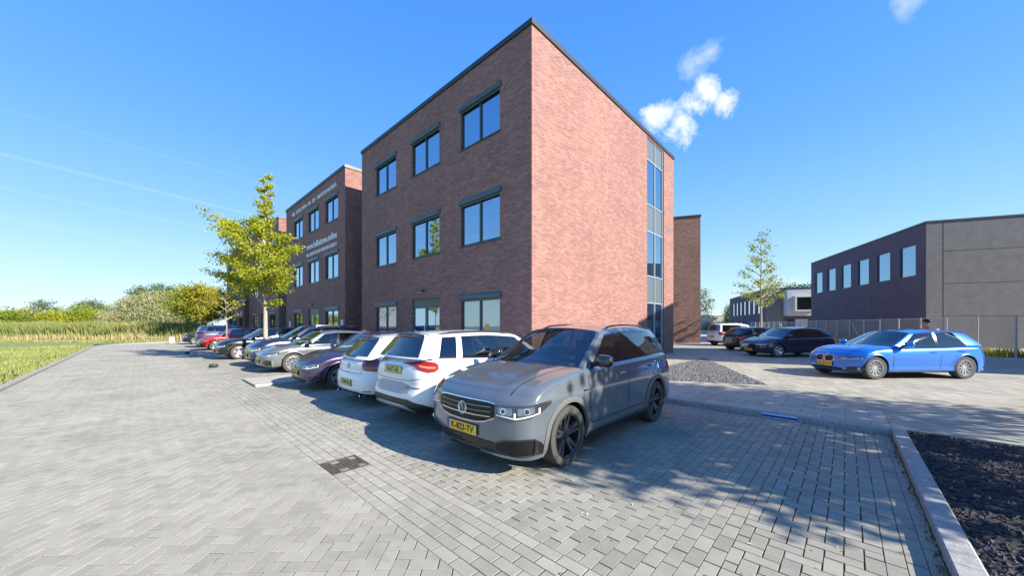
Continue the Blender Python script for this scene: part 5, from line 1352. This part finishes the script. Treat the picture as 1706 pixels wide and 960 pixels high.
# rear brick block seen past the first one
rb = empty('office_building', (33.14 - .425 * -0.0, 9.06, 0), RA)
tag(rb, 'plain brick block behind the passage, dappled by tree shade', 'office building')
mb = MB(); uv = []
wall_plane(mb, uv, (0, 11), (0, -1), 11, 11.0, [], .1, (-1, 0), .05); wall_plane(mb, uv, (0, 0), (1, 0), 12, 11.0, [], .1, (0, -1), .05); wall_plane(mb, uv, (12, 0), (0, 1), 11, 11, [], .1, (1, 0), .05); wall_plane(mb, uv, (12, 11), (-1, 0), 12, 11, [], .1, (0, 1), .05)
mb.build('wall', M_brick2, rb, uv=uv)
cp = MB(); cp.box((-.05, -.05, 11), (.3, 11.05, 11.17)); cp.box((.3, -.05, 11), (12.05, .3, 11.17)); cp.box((11.7, .3, 11), (12.05, 11.05, 11.17)); cp.box((.3, 10.75, 11), (11.7, 11.05, 11.17)); cp.build('coping', M_coping, rb)
bxo('roof', (.2, .2, 10.7), (11.8, 10.8, 10.85), mat('roof_felt', (.06, .06, .06)), rb)
# block outside the right edge of the frame whose shade falls across the plaza
sb = empty('office_building', (20.25, -9.5, 0), RA)
tag(sb, 'brick office block right of the frame shading the plaza', 'office building')
mb = MB(); uv = []
wall_plane(mb, uv, (0, 0), (0, -1), 12, 11.1, [(1.5 + 3.5 * i, 3.6 + 3.5 * i, c_, d_) for i in range(3) for c_, d_ in ((.9, 2.6), (4.6, 6.3), (8.3, 9.9))], .1, (-1, 0), .05)
wall_plane(mb, uv, (0, -12), (1, 0), 8, 11.1, [], .1, (0, -1), .05); wall_plane(mb, uv, (8, -12), (0, 1), 12, 11.1, [], .1, (1, 0), .05); wall_plane(mb, uv, (8, 0), (-1, 0), 8, 11.1, [], .1, (0, 1), .05)
mb.build('wall', M_brick, sb, uv=uv)
bxo('roof', (-.04, -12.04, 11.1), (8.04, .04, 11.3), M_coping, sb)
for i in range(3):
    for c_, d_ in ((.9, 2.6), (4.6, 6.3), (8.3, 9.9)): bxo('window', (.06, -3.6 - 3.5 * i, c_), (.09, -1.5 - 3.5 * i, d_), G_win, sb)
# small far buildings between the rear block and the warehouse
def far_block(u0, u1, depth, h, m, label, roofm=None, name='industrial_shed', dd=6):
    p0, p1 = at(u0, depth), at(u1, depth); a = atan2(p1.y - p0.y, p1.x - p0.x); l = (p1 - p0).length
    o = local_root(name, (p0.x, p0.y, 0), a, label, 'building')
    bxo('wall', (0, 0, .02), (l, dd, h), m, o); bxo('roof', (-.1, -.1, h), (l + .1, dd + .1, h + .25), roofm or M_white, o)
    k = max(1, int(l / 4))
    for i in range(k): bxo('window', (l * (i + .25) / k, -.03, h * .25), (l * (i + .7) / k, -.01, h * .6), M_panel, o)
    return o
far_block(1183, 1226, 95, 4.3, mat('shed_grey', (.30, .30, .28), .8), 'low grey shed with a white roof edge far beyond the plaza')
far_block(1150, 1182, 105, 3.0, mat('shed_white', (.6, .6, .6), .7), 'low white shed behind the dark tree beside the rear block')

# ------------------------------------------------------------------ fence
def fence_mesh_mat():
    m = bpy.data.materials.new('chain_link'); m.use_nodes = True; nt = m.node_tree; nt.nodes.clear()
    uv = N(nt, 'ShaderNodeTexCoord'); s_ = N(nt, 'ShaderNodeSeparateXYZ'); L(nt, uv.outputs['Object'], s_.inputs[0])
    def wv(op):
        a = MA(nt, op, s_.outputs['X'], s_.outputs['Z']); a = MA(nt, 'MULTIPLY', a, 1 / .055); a = MA(nt, 'FRACT', a); return MA(nt, 'LESS_THAN', a, .10)
    f = MA(nt, 'MAXIMUM', wv('ADD'), wv('SUBTRACT'))
    t = N(nt, 'ShaderNodeBsdfTransparent'); d = N(nt, 'ShaderNodeBsdfPrincipled'); d.inputs['Base Color'].default_value = (.34, .35, .35, 1); d.inputs['Metallic'].default_value = .5; d.inputs['Roughness'].default_value = .5
    mx = N(nt, 'ShaderNodeMixShader'); L(nt, f, mx.inputs[0]); L(nt, t.outputs[0], mx.inputs[1]); L(nt, d.outputs[0], mx.inputs[2])
    o = N(nt, 'ShaderNodeOutputMaterial'); L(nt, mx.outputs[0], o.inputs[0]); return m
M_link = fence_mesh_mat(); M_galv = mat('galvanised_steel', (.50, .51, .52), .45, metal=.4)
fa = c2w(28.7 - .364 * 12, 29 - 12); fb = c2w(28.7 + .364 * 30, 59.0)
fang = atan2(fb[1] - fa[1], fb[0] - fa[0]); fl = hypot(fb[0] - fa[0], fb[1] - fa[1])
fn = empty('chain_link_fence', (fa[0], fa[1], 0), fang); tag(fn, 'galvanised chain link fence in front of the warehouses', 'fence')
bxo('mesh', (0, -.003, .1), (fl, .003, 2.05), M_link, fn)
k = int(fl / 2.05)
for i in range(k + 1):
    x = i * 2.05; MB().tube([(x, .03, 0), (x, .03, 2.12)], .036 if i % 5 else .05, 8).build('post', M_galv, fn)
MB().tube([(0, .02, 2.07), (fl, .02, 2.07)], .02, 6).build('top_rail', M_galv, fn)
for i in (7, 15): x = i * 2.05 - 1.0; MB().tube([(x + .9, -.06, 1.9), (x - .6, -.06, .05)], .03, 8).build('brace', M_galv, fn)
# weeds at the fence foot
def blades(name, area, n, h, m, label, seed, wd=.012, lean=.3, kind='stuff', cat='weeds'):
    r = random.Random(seed); mb = MB()
    for i in range(n):
        x, y = area(r); z = 0; a = r.random() * 6.28; hh = h * (.5 + .7 * r.random()); lx, ly = cos(a) * lean * hh * r.random(), sin(a) * lean * hh * r.random(); b = r.random() * 3.14; w2 = wd * (.6 + .8 * r.random()); cx, cy = cos(b) * w2, sin(b) * w2
        mb.add([(x - cx, y - cy, z), (x + cx, y + cy, z), (x + lx * .35 + cx * .8, y + ly * .35 + cy * .8, hh * .55), (x + lx * .35 - cx * .8, y + ly * .35 - cy * .8, hh * .55), (x + lx, y + ly, hh)], [[0, 1, 2, 3], [3, 2, 4]])
    o = mb.build(name, m); return tag(o, label, cat, kind=kind)
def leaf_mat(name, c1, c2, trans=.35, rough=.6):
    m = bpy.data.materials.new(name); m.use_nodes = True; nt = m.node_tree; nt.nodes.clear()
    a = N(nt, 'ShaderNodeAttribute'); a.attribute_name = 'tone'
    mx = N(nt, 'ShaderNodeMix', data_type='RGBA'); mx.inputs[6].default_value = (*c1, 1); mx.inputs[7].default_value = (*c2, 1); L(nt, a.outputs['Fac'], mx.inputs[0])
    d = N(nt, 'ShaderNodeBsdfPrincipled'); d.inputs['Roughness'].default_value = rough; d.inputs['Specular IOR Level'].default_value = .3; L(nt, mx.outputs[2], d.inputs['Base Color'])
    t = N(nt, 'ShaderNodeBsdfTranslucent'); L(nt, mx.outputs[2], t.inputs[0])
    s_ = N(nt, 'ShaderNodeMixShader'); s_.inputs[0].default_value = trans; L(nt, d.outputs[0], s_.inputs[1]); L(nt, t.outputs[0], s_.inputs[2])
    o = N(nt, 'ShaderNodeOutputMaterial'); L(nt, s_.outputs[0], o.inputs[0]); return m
def set_tone(o, T):
    a = o.data.attributes.new('tone', 'FLOAT', 'FACE'); a.data.foreach_set('value', T)
M_reed = leaf_mat('reed_green', (.13, .20, .045), (.38, .37, .14), .3); M_straw = leaf_mat('dry_straw', (.45, .37, .18), (.52, .46, .26), .3)
LA = leaf_mat('leaf_yellow_green', (.10, .17, .02), (.40, .40, .035), .45)
LB = leaf_mat('leaf_fresh_green', (.15, .23, .025), (.52, .53, .05), .5)
LC = leaf_mat('leaf_willow_grey', (.24, .27, .12), (.50, .48, .26), .35)
LD = leaf_mat('leaf_dark_green', (.07, .12, .05), (.17, .23, .09), .35)
LE = leaf_mat('leaf_autumn', (.20, .26, .03), (.55, .46, .04), .45)
M_bark = mat('grey_bark', (.33, .30, .25), .9, noise=(12, .25), bump=(30, .6)); M_barkd = mat('dark_bark', (.10, .085, .07), .9, noise=(10, .3))
class Leaves:
    def __init__(s, r): s.V = []; s.F = []; s.T = []; s.r = r
    def add(s, p, size, tone):
        r = s.r; n = Vector((r.gauss(0, 1), r.gauss(0, 1), r.gauss(0, .8) + .9)).normalized(); a = n.cross(Vector((r.random() - .5, r.random() - .5, r.random() - .5))).normalized(); b = n.cross(a)
        l = size * (.7 + .6 * r.random()); w_ = l * .36; k = len(s.V)
        s.V += [p - a * l * .5, p + b * w_ + n * l * .06, p + a * l * .5, p - b * w_ + n * l * .06]; s.F += [[k, k + 1, k + 2, k + 3]]; s.T.append(min(1, max(0, tone + r.gauss(0, .17))))
    def build(s, name, m, parent):
        o = mk(name, s.V, s.F, m, parent); set_tone(o, s.T); return o
def tree(name, loc, H, prof, nl, leaf, lm, label, seed, z0=1.9, limbs=26, group=None, tr=.10, bark=None, tone=lambda p, h: .5, bare=0.0, sag=.0, spread=.22, cat='tree', up=.55, lean=(0, 0)):
    """prof(h in 0..1, azimuth) = crown radius; leaves grow along twigs of real limbs"""
    r = random.Random(seed); root = empty(name, loc); tag(root, label, cat, group)
    tb = MB(); P = []; n = 9
    for i in range(n + 1): f = i / n; P.append(Vector((lean[0] * f * H + r.uniform(-1, 1) * .05 * f * (1 if 0 < i < n else 0), lean[1] * f * H + r.uniform(-1, 1) * .05 * f, H * .97 * f)))
    tb.tube(P, [tr * (1.25 if i == 0 else 1) * (1 - .93 * (i / n) ** .9) for i in range(n + 1)], 9)
    tb.build('trunk', bark or M_bark, root, True)
    def trunk(z): f = min(1, max(0, z / (H * .97))) * n; i = min(n - 1, int(f)); return P[i].lerp(P[i + 1], f - i)
    br = MB(); lv = Leaves(r); twigs = []
    for k in range(limbs):
        f = (k + .5) / limbs; z = z0 + (H * .93 - z0) * (f ** 1.05); az = k * 2.399 + r.uniform(-.4, .4); h = (z - z0) / (H - z0)
        rad = prof(h, az) * r.uniform(.7, 1.12); p0 = trunk(z * (1 - .0)); el = up + .35 * h + r.uniform(-.12, .12); rise = rad * el
        p1 = p0 + Vector((cos(az) * rad * .5, sin(az) * rad * .5, rise * .55)); p2 = p0 + Vector((cos(az + .1) * rad, sin(az + .1) * rad, rise * .9 - sag * rad))
        r0 = max(.010, tr * .42 * (1 - h) + .008)
        br.tube([p0, p1, p2], [r0, r0 * .6, .004], 5)
        m_ = max(3, int(4 + rad * 4))
        for j in range(m_):
            t = .22 + .78 * (j + r.random()) / m_; q0 = (p0.lerp(p1, t * 2) if t < .5 else p1.lerp(p2, t * 2 - 1)); az2 = az + r.choice((-1, 1)) * r.uniform(.4, 1.3); tl_ = rad * r.uniform(.22, .5) * (1.15 - .5 * t) + .12
            q1 = q0 + Vector((cos(az2) * tl_, sin(az2) * tl_, tl_ * r.uniform(-.1, .65))); br.tube([q0, q1], [.006, .002], 3); twigs.append((q0, q1, rad))
        twigs.append((p1, p2, rad))
    tot = sum((b - a).length for a, b, _ in twigs)
    for a, b, rad in twigs:
        c = int(nl * (b - a).length / tot + .5); dens = 1 - bare * r.random()
        h = (a.z - z0) / (H - z0)
        for i in range(int(c * dens)):
            t = r.random() ** .8; p = a.lerp(b, t) + Vector((r.gauss(0, 1), r.gauss(0, 1), r.gauss(0, .7))) * spread * min(1, .4 + rad)
            lv.add(p, leaf, tone(p, h))
    br.build('branches', bark or M_bark, root, True); lv.build('crown', lm, root); return root
def kn(k):
    return lambda h, az: interp(k, h)
# the big street tree, leaning wide to the left side, with a thin leader
def prof_big(h, az):
    b = interp([(0, 1.5), (.10, 2.05), (.3, 1.9), (.42, 1.45), (.52, .55), (.66, .26), (.9, .20), (1, .06)], h)
    d = cos(az - atan2(.65, -.75)) # towards picture left
    return b * (1 + .28 * d * (1 if h < .5 else .3)) * (.8 + .25 * sin(az * 3 + h * 9))
G_T = 'street trees between the bays'
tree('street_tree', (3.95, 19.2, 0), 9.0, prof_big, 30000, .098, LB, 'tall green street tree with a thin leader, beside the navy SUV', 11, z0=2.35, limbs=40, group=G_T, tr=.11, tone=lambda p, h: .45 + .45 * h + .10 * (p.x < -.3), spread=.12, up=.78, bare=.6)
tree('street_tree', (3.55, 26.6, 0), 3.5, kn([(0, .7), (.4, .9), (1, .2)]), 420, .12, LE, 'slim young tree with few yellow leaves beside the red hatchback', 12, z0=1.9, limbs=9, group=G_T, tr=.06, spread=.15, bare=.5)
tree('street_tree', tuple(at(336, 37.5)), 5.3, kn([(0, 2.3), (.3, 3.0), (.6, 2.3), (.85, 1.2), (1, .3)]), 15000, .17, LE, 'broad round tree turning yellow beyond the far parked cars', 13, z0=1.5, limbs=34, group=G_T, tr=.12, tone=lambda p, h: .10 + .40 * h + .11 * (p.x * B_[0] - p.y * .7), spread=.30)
# plaza trees
G_P = 'young trees on the plaza'
tree('plaza_tree', tuple(at(1268, 27)), 9.1, kn([(0, 1.55), (.10, 1.75), (.25, 1.25), (.45, .95), (.7, .75), (.9, .35), (1, .08)]), 3600, .135, LB, 'slender half bare tree behind the violet hatchback', 14, z0=2.7, limbs=30, group=G_P, tr=.10, tone=lambda p, h: .60 - .3 * h, spread=.13, bare=.75, up=.75)
tree('plaza_tree', tuple(at(1163, 40)), 6.0, kn([(0, 1.2), (.3, 1.5), (.7, .9), (1, .3)]), 2600, .15, LD, 'dark leafy tree at the edge of the plain rear brick block', 15, z0=2.0, limbs=20, group=G_P, tr=.09, tone=lambda p, h: .7, spread=.25, bare=.4)
# trees to the right of the frame that shade the bays
G_R = 'trees right of the frame'
tree('bed_tree', (6.7, -5.85, 0), 5.2, kn([(0, 1.2), (.4, 1.45), (.7, 1.2), (1, .4)]), 6000, .16, LB, 'low young tree in the bed right of the frame, nearest the road', 16, z0=2.7, limbs=24, group=G_R, spread=.2, bare=.4)
tree('bed_tree', (7.95, -5.4, 0), 5.9, kn([(0, 1.3), (.3, 1.9), (.6, 1.6), (1, .5)]), 10000, .16, LB, 'broad young tree in the bed right of the frame, shading the bays', 20, z0=2.3, limbs=30, group=G_R, spread=.22, bare=.3)
tree('bed_tree', (9.9, -4.6, 0), 5.6, kn([(0, 1.1), (.4, 1.5), (.7, 1.1), (1, .3)]), 5000, .15, LB, 'slimmer tree right of the frame, shading the footway', 17, z0=2.6, limbs=24, group=G_R, spread=.22, bare=.35)
tree('bed_tree', (11.2, -8.2, 0), 6.4, kn([(0, 1.2), (.4, 1.8), (.7, 1.3), (1, .3)]), 5000, .15, LB, 'tall tree right of the frame, farther along the footway', 18, z0=3.2, limbs=24, group=G_R, spread=.24, bare=.35)
tree('bed_tree', (36.3, -1.2, 0), 7.5, kn([(0, 1.4), (.4, 2.1), (.7, 1.6), (1, .3)]), 6000, .18, LB, 'leafy tree in front of the warehouse corner casting dapple on the rear brick block', 19, z0=2.6, limbs=22, group=G_R, spread=.25, bare=.5) if False else None
# bushes and distant trees at the end of the road
def bush(name, u, depth, wd, ht, n, leaf, lm, label, seed, tone=.5, group=None, lumps=9, flat=1.0, name_cat='bush', base=0.0, trunkish=True):
    r = random.Random(seed); c = at(u, depth); root = empty(name, tuple(c)); tag(root, label, name_cat, group); lv = Leaves(r); br = MB()
    L_ = []
    for i in range(lumps):
        a = r.random() * 6.28; q = r.random() ** .6; rr = wd * .5 * r.uniform(.32, .55); L_.append((Vector((cos(a) * q * (wd * .5 - rr * .6), sin(a) * q * (wd * .35), base + rr * .5 + (ht - rr * 1.2 - base) * r.random() ** .7 * (1 - .6 * q * q))), rr, r.uniform(-.25, .25)))
    for (p, rr, dt) in L_:
        for j in range(6):
            d = Vector((r.gauss(0, 1), r.gauss(0, 1), abs(r.gauss(0, 1)) + .2)).normalized(); br.tube([Vector((p.x * .25, p.y * .25, 0)), p, p + d * rr * .95], [.05, .025, .005], 4)
    k = n // lumps
    for (p, rr, dt) in L_:
        for j in range(k):
            d = Vector((r.gauss(0, 1), r.gauss(0, 1), r.gauss(0, 1))).normalized(); q = p + Vector((d.x, d.y, d.z * flat)) * rr * (.55 + .5 * r.random() ** 1.0)
            if q.z < .02: q.z = abs(q.z) + .02
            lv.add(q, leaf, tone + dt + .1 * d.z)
    br.build('branches', M_barkd, root); lv.build('crown', lm, root); return root
G_B = 'bushes and trees beyond the end of the road'
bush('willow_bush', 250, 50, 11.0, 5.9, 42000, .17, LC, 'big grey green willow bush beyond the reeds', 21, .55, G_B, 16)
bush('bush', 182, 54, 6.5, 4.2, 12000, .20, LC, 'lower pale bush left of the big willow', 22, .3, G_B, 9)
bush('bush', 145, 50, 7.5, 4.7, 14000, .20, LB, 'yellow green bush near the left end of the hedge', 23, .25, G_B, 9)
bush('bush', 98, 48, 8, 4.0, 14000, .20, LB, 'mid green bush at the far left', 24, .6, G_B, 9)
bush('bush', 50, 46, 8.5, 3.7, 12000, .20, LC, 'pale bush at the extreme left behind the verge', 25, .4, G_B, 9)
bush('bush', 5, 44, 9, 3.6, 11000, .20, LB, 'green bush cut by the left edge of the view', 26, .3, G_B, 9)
bush('bush', 205, 47, 3, 2.6, 4000, .18, LD, 'small dark bush at the foot of the willow', 28, .5, G_B, 5)
for i, (u, dp, h, l) in enumerate([(232, 75, 10.0, 'left'), (260, 78, 10.9, 'middle'), (281, 74, 10.0, 'right'), (302, 85, 8.6, 'low')]):
    tree('poplar', tuple(at(u, dp)), h, kn([(0, 2.2), (.5, 1.8), (.85, 1.0), (1, .2)]), 5000, .3, LD, ['left of the three blue green poplars rising over the willow', 'middle poplar, tallest of three rising over the willow', 'right of the three poplars rising over the willow', 'lower distant poplar right of the three over the willow'][i], 30 + i, z0=1.5, limbs=22, group=G_B, tr=.15, bark=M_barkd, tone=lambda p, h: .9, spread=.5)
for i, (u, dp, h) in enumerate([(148, 82, 7.4), (170, 85, 6.4), (70, 80, 7.0)]):
    tree('far_tree', tuple(at(u, dp)), h, kn([(0, 2.4), (.5, 2.2), (1, .6)]), 3000, .3, LD, ['small far tree peeping over the left bushes', 'lowest far tree right of the small one over the bushes', 'far tree over the mid green bush at the left edge'][i], 40 + i, z0=1.0, limbs=16, group=G_B, tr=.12, bark=M_barkd, tone=lambda p, h: .8, spread=.5)
tree('far_tree', tuple(at(1217, 92)), 7.2, kn([(0, 1.4), (.5, 1.3), (1, .5)]), 2200, .3, LD, 'dark far tree beside the left end of the far warehouse', 47, z0=1.5, limbs=16, tr=.12, bark=M_barkd, tone=lambda p, h: .5, spread=.4)
tree('far_tree', tuple(at(1330, 90)), 11.6, kn([(0, 3), (.6, 3), (1, 1.5)]), 2500, .4, LD, 'dark tree top showing over the pale office wing', 48, z0=6, limbs=16, tr=.2, bark=M_barkd, tone=lambda p, h: .5, spread=.6)
# hedge behind everything to close the horizon on the left
def band(u0, u1, d0, d1):
    def f(r):
        u = u0 + (u1 - u0) * r.random(); d = d0 + (d1 - d0) * r.random(); p = at(u, d); return p.x, p.y
    return f
def reeds(name, area, n, h, m, label, seed, wd, lean=.35, tone=.5, cat='reeds'):
    r = random.Random(seed); V = []; F = []; T = []
    for i in range(n):
        x, y = area(r); a = r.random() * 6.28; cl = .5 + .25 * (sin(x * .9 + sin(y * .7) * 2) + sin(y * 1.3 + x * .31)); hh = h * (.45 + .6 * r.random()) * (.72 + .45 * cl); lx, ly = cos(a) * lean * hh * r.random(), sin(a) * lean * hh * r.random(); b = r.random() * 3.14; w2 = wd * (.6 + .8 * r.random()); cx, cy = cos(b) * w2, sin(b) * w2; k = len(V)
        V += [(x - cx, y - cy, -.03), (x + cx, y + cy, -.03), (x + lx * .35 + cx * .9, y + ly * .35 + cy * .9, hh * .55), (x + lx * .35 - cx * .9, y + ly * .35 - cy * .9, hh * .55), (x + lx, y + ly, hh)]
        F += [[k, k + 1, k + 2, k + 3], [k + 3, k + 2, k + 4]]; t = min(1, max(0, r.gauss(tone + .5 * (cl - .5), .3))); T += [t, t]
    o = mk(name, V, F, m); set_tone(o, T); return tag(o, label, cat, kind='stuff')
reeds('reeds', band(-40, 345, 37.3, 43), 56000, 1.95, M_reed, 'dense band of green reeds below the bushes', 50, .045)
reeds('reed_stalks', band(-40, 335, 36.6, 38.5), 4200, .9, M_straw, 'dry straw coloured reed stalks along the front of the reeds', 51, .025)
# grass verge left of the road
M_verge = mat('verge_ground', (.19, .22, .07), .95, noise=(1.5, .3))
sheet('verge', [(-60, -6), (ROADL - .14, -6), (ROADL - .14, 40)] + [(x - .1, y + .14) for x, y in bend[1:13]] + [(60, 47.14), (60, 62), (-60, 62)], -.02, M_verge)
M_gr = leaf_mat('grass_blade', (.20, .25, .05), (.38, .40, .15), .3)
def varea(r):
    while True:
        y = 8 + 37 * r.random(); x = ROADL - .2 - 9 * r.random() ** 1.3 * (y / 30)
        return x, y
reeds('verge_grass', varea, 26000, .13, M_gr, 'short green grass of the verge beside the road', 52, .012, .5, cat='grass')
reeds('bend_grass', band(-30, 300, 33.8, 37), 9000, .2, M_gr, 'mown grass between the road bend and the reeds', 53, .03, .5, cat='grass')
def farea(r):
    t = r.random() * fl; o = r.uniform(-.5, .7); return fa[0] + cos(fang) * t - sin(fang) * o, fa[1] + sin(fang) * t + cos(fang) * o
reeds('fence_weeds', farea, 5000, .55, LE, 'tall yellowing weeds along the foot of the fence', 54, .03, .5, cat='weeds')
# moss and weeds along the right kerb
def karea(r): return 3.0 + 4.7 * r.random(), -.50 + .05 * r.random() ** 2
reeds('kerb_weeds', karea, 420, .03, leaf_mat('kerb_weed_brown', (.10, .13, .04), (.30, .24, .12), .2), 'small weeds and dead leaves in the joint along the right kerb', 55, .005, .9, cat='weeds')
# dry leaves scattered on the bays
def scatter(name, area, n, size, m, label, seed):
    r = random.Random(seed); V = []; F = []; T = []
    for i in range(n):
        x, y = area(r); a = r.random() * 6.28; s_ = size * r.uniform(.5, 1.2); k = len(V); z = .004
        for q in range(4): V.append((x + cos(a + q * 1.57) * s_ * (1 if q % 2 == 0 else .55), y + sin(a + q * 1.57) * s_ * (1 if q % 2 == 0 else .55), z + (.006 if q % 2 else 0)))
        F.append([k, k + 1, k + 2, k + 3]); T.append(r.random())
    o = mk(name, V, F, m); set_tone(o, T); return tag(o, label, 'fallen leaves', kind='stuff')
scatter('fallen_leaves', lambda r: (r.uniform(1.5, 7.6), r.uniform(-.45, 1.9) if r.random() < .6 else r.uniform(8, 30)), 150, .018, leaf_mat('fallen_leaf', (.30, .24, .12), (.55, .5, .36), .1), 'few dry leaves lying on the paving', 60)

# ------------------------------------------------------------------ small things
def stone(u, v, s_, m, name, label, cat):
    k = CH / (v - 542) * FX; p = at(u, k); r = random.Random(int(u)); V = []
    for i in range(5):
        a_ = pi * i / 4
        for j in range(8): c_ = 2 * pi * j / 8; q = r.uniform(.8, 1.15); V.append((sin(a_) * cos(c_) * s_ * q, sin(a_) * sin(c_) * s_ * .8 * q, s_ * .45 - cos(a_) * s_ * .5))
    F = [[i * 8 + j, i * 8 + (j + 1) % 8, (i + 1) * 8 + (j + 1) % 8, (i + 1) * 8 + j] for i in range(4) for j in range(8)]
    o = mk(name, V, F, m); o.location = p; tag(o, label, cat); return o
stone(355, 613, .16, M_black, 'road_stud', 'nearer small black lump standing on the road by the edge band', 'block')
stone(312, 590, .14, M_black, 'road_stud', 'farther small black lump standing on the road by the cars', 'block')
p_ = at(286, 1.65 * FX / 30); bl = MB().box((-.2, -.2, 0), (.2, .2, .55), bev=.05); o = bl.build('bollard', mat('pale_concrete', (.5, .49, .45), .8)); o.location = p_; tag(o, 'pale concrete bollard beside the farthest black hatchback', 'bollard')
# cone by the fence
p_ = at(1426, 1.65 * FX / 34); co = empty('traffic_cone', p_); tag(co, 'orange traffic cone at the foot of the fence', 'traffic cone')
MB().lathe([(.16, .03), (.03, .55), (.0, .56)], 16).build('cone_body', mat('cone_orange', (.8, .15, .03), .5), co, True); bxo('base', (-.2, -.2, 0), (.2, .2, .03), mat('cone_orange', (.8, .15, .03)), co)
MB().lathe([(.122, .20), (.085, .34)], 16).build('white_band', M_white, co).scale = (1, 1, 1)
# silver car and low wall glimpsed left of the white SUV
q_ = at(1182, 62); o = MB().box((-8, -.12, 0), (9, .12, .75)).build('low_wall', mat('wall_pale', (.45, .44, .42), .8)); o.location = q_; o.rotation_euler = (0, 0, R(-46)); tag(o, 'low pale wall at the far edge of the plaza', 'wall')
bush('hedge', 1196, 72, 7, 1.9, 5000, .22, LD, 'clipped dark hedge left of the white SUV', 70, .7, None, 7)
# trolley leaning marks: slim handrail by the rear block
# ------------------------------------------------------------------ person behind the blue car
def person(loc, rz, label, shirt, trousers, hairc, skin):
    root = empty('person', loc, rz); tag(root, label, 'person')
    J = dict(pel=(0, 0, .93, .13), abd=(0, 0, 1.08, .125), chest=(0, .01, 1.30, .15), neck=(0, .01, 1.47, .055), head0=(0, -.0, 1.55, .07), head=(0, -.015, 1.63, .095), top=(0, -.01, 1.72, .075))
    E_ = [('pel', 'abd'), ('abd', 'chest'), ('chest', 'neck'), ('neck', 'head0'), ('head0', 'head'), ('head', 'top')]
    for s_, n_ in ((1, 'l'), (-1, 'r')):
        J.update({n_ + 'sh': (s_ * .19, .01, 1.40, .06), n_ + 'el': (s_ * .25, .03, 1.13, .042), n_ + 'wr': (s_ * .24, -.08, .90, .028), n_ + 'ha': (s_ * .235, -.11, .83, .028),
                  n_ + 'hip': (s_ * .10, 0, .86, .095), n_ + 'kn': (s_ * .11, -.01, .49, .06), n_ + 'an': (s_ * .12, .02, .09, .04), n_ + 'fo': (s_ * .13, -.14, .035, .035)})
        E_ += [('chest', n_ + 'sh'), (n_ + 'sh', n_ + 'el'), (n_ + 'el', n_ + 'wr'), (n_ + 'wr', n_ + 'ha'), ('pel', n_ + 'hip'), (n_ + 'hip', n_ + 'kn'), (n_ + 'kn', n_ + 'an'), (n_ + 'an', n_ + 'fo')]
        for f_ in range(5):
            a = -.5 + .25 * f_; nm = n_ + 'f%d' % f_; bx_ = J[n_ + 'ha']; ln = (.05, .075, .085, .078, .06)[f_]
            sp_ = (f_ - 2) * .017
            J[nm + 'a'] = (bx_[0] - s_ * .005, bx_[1] + sp_ - (.02 if f_ == 0 else 0), bx_[2] - .035, .009); J[nm + 'b'] = (bx_[0] - s_ * .02, bx_[1] + sp_ * 1.15 - (.03 if f_ == 0 else 0), bx_[2] - .035 - ln, .008)
            E_ += [(n_ + 'ha', nm + 'a'), (nm + 'a', nm + 'b')]
    ks = list(J); me = bpy.data.meshes.new('body'); me.from_pydata([J[k][:3] for k in ks], [(ks.index(a), ks.index(b)) for a, b in E_], [])
    o = bpy.data.objects.new('body', me); COL.objects.link(o)
    md = o.modifiers.new('s', 'SKIN'); md.use_smooth_shade = True
    for i, k in enumerate(ks): sv = me.skin_vertices[0].data[i]; sv.radius = (J[k][3], J[k][3] * (.72 if k in ('chest', 'abd', 'pel') else 1)); sv.use_root = (k == 'pel')
    o.modifiers.new('b', 'SUBSURF').levels = 1
    dg = bpy.context.evaluated_depsgraph_get(); m2 = bpy.data.meshes.new_from_object(o.evaluated_get(dg)); bpy.data.objects.remove(o)
    ms = [mat('skin_tone', skin, .55), mat('orange_shirt', shirt, .8), mat('dark_trousers', trousers, .85), M_black]
    m2.materials.clear(); [m2.materials.append(q) for q in ms]
    for p in m2.polygons:
        z = p.center.z; x = abs(p.center.x); p.use_smooth = True
        p.material_index = 0 if z > 1.46 or (x > .19 and z < 1.10) else (1 if z > .93 else (2 if z > .1 else 3))
    b_ = link(bpy.data.objects.new('body', m2), root)
    hb = MB(); V = []
    for i in range(7):
        a_ = (pi * .62) * i / 6
        for j in range(14): c_ = 2 * pi * j / 14; V.append((.098 * sin(a_) * cos(c_), .01 + .11 * sin(a_) * sin(c_) + .012, 1.645 + .115 * cos(a_) + (.05 if sin(c_) < -.2 and i > 4 else 0)))
    hb.add(V, [[i * 14 + j, i * 14 + (j + 1) % 14, i * 14 + 14 + (j + 1) % 14, i * 14 + 14 + j] for i in range(6) for j in range(14)]); hb.build('hair', mat('dark_hair', hairc, .7), root, True)
    f = MB(); f.tube([(0, -.10, 1.645), (0, -.125, 1.61), (0, -.105, 1.60)], [.008, .014, .01], 6); f.build('nose', ms[0], root, True)
    for s_ in (1, -1):
        MB().tube([(s_ * .033, -.098, 1.645), (s_ * .033, -.104, 1.645)], .012, 8).build('eye', M_ink, root); MB().tube([(s_ * .095, .0, 1.65), (s_ * .098, .005, 1.60)], [.018, .012], 6).build('ear', ms[0], root, True)
    MB().tube([(-.025, -.098, 1.578), (.025, -.098, 1.578)], .006, 5).build('mouth', mat('lip', (.35, .12, .10)), root)
    return root
pq = at(1541, 14.2, PZ)
pr = person(pq, R(160), 'person in an orange top standing behind the blue hatchback', (.65, .17, .08), (.03, .03, .05), (.015, .012, .01), (.45, .27, .2))
pr.scale = (1.03, 1.03, 1.03)
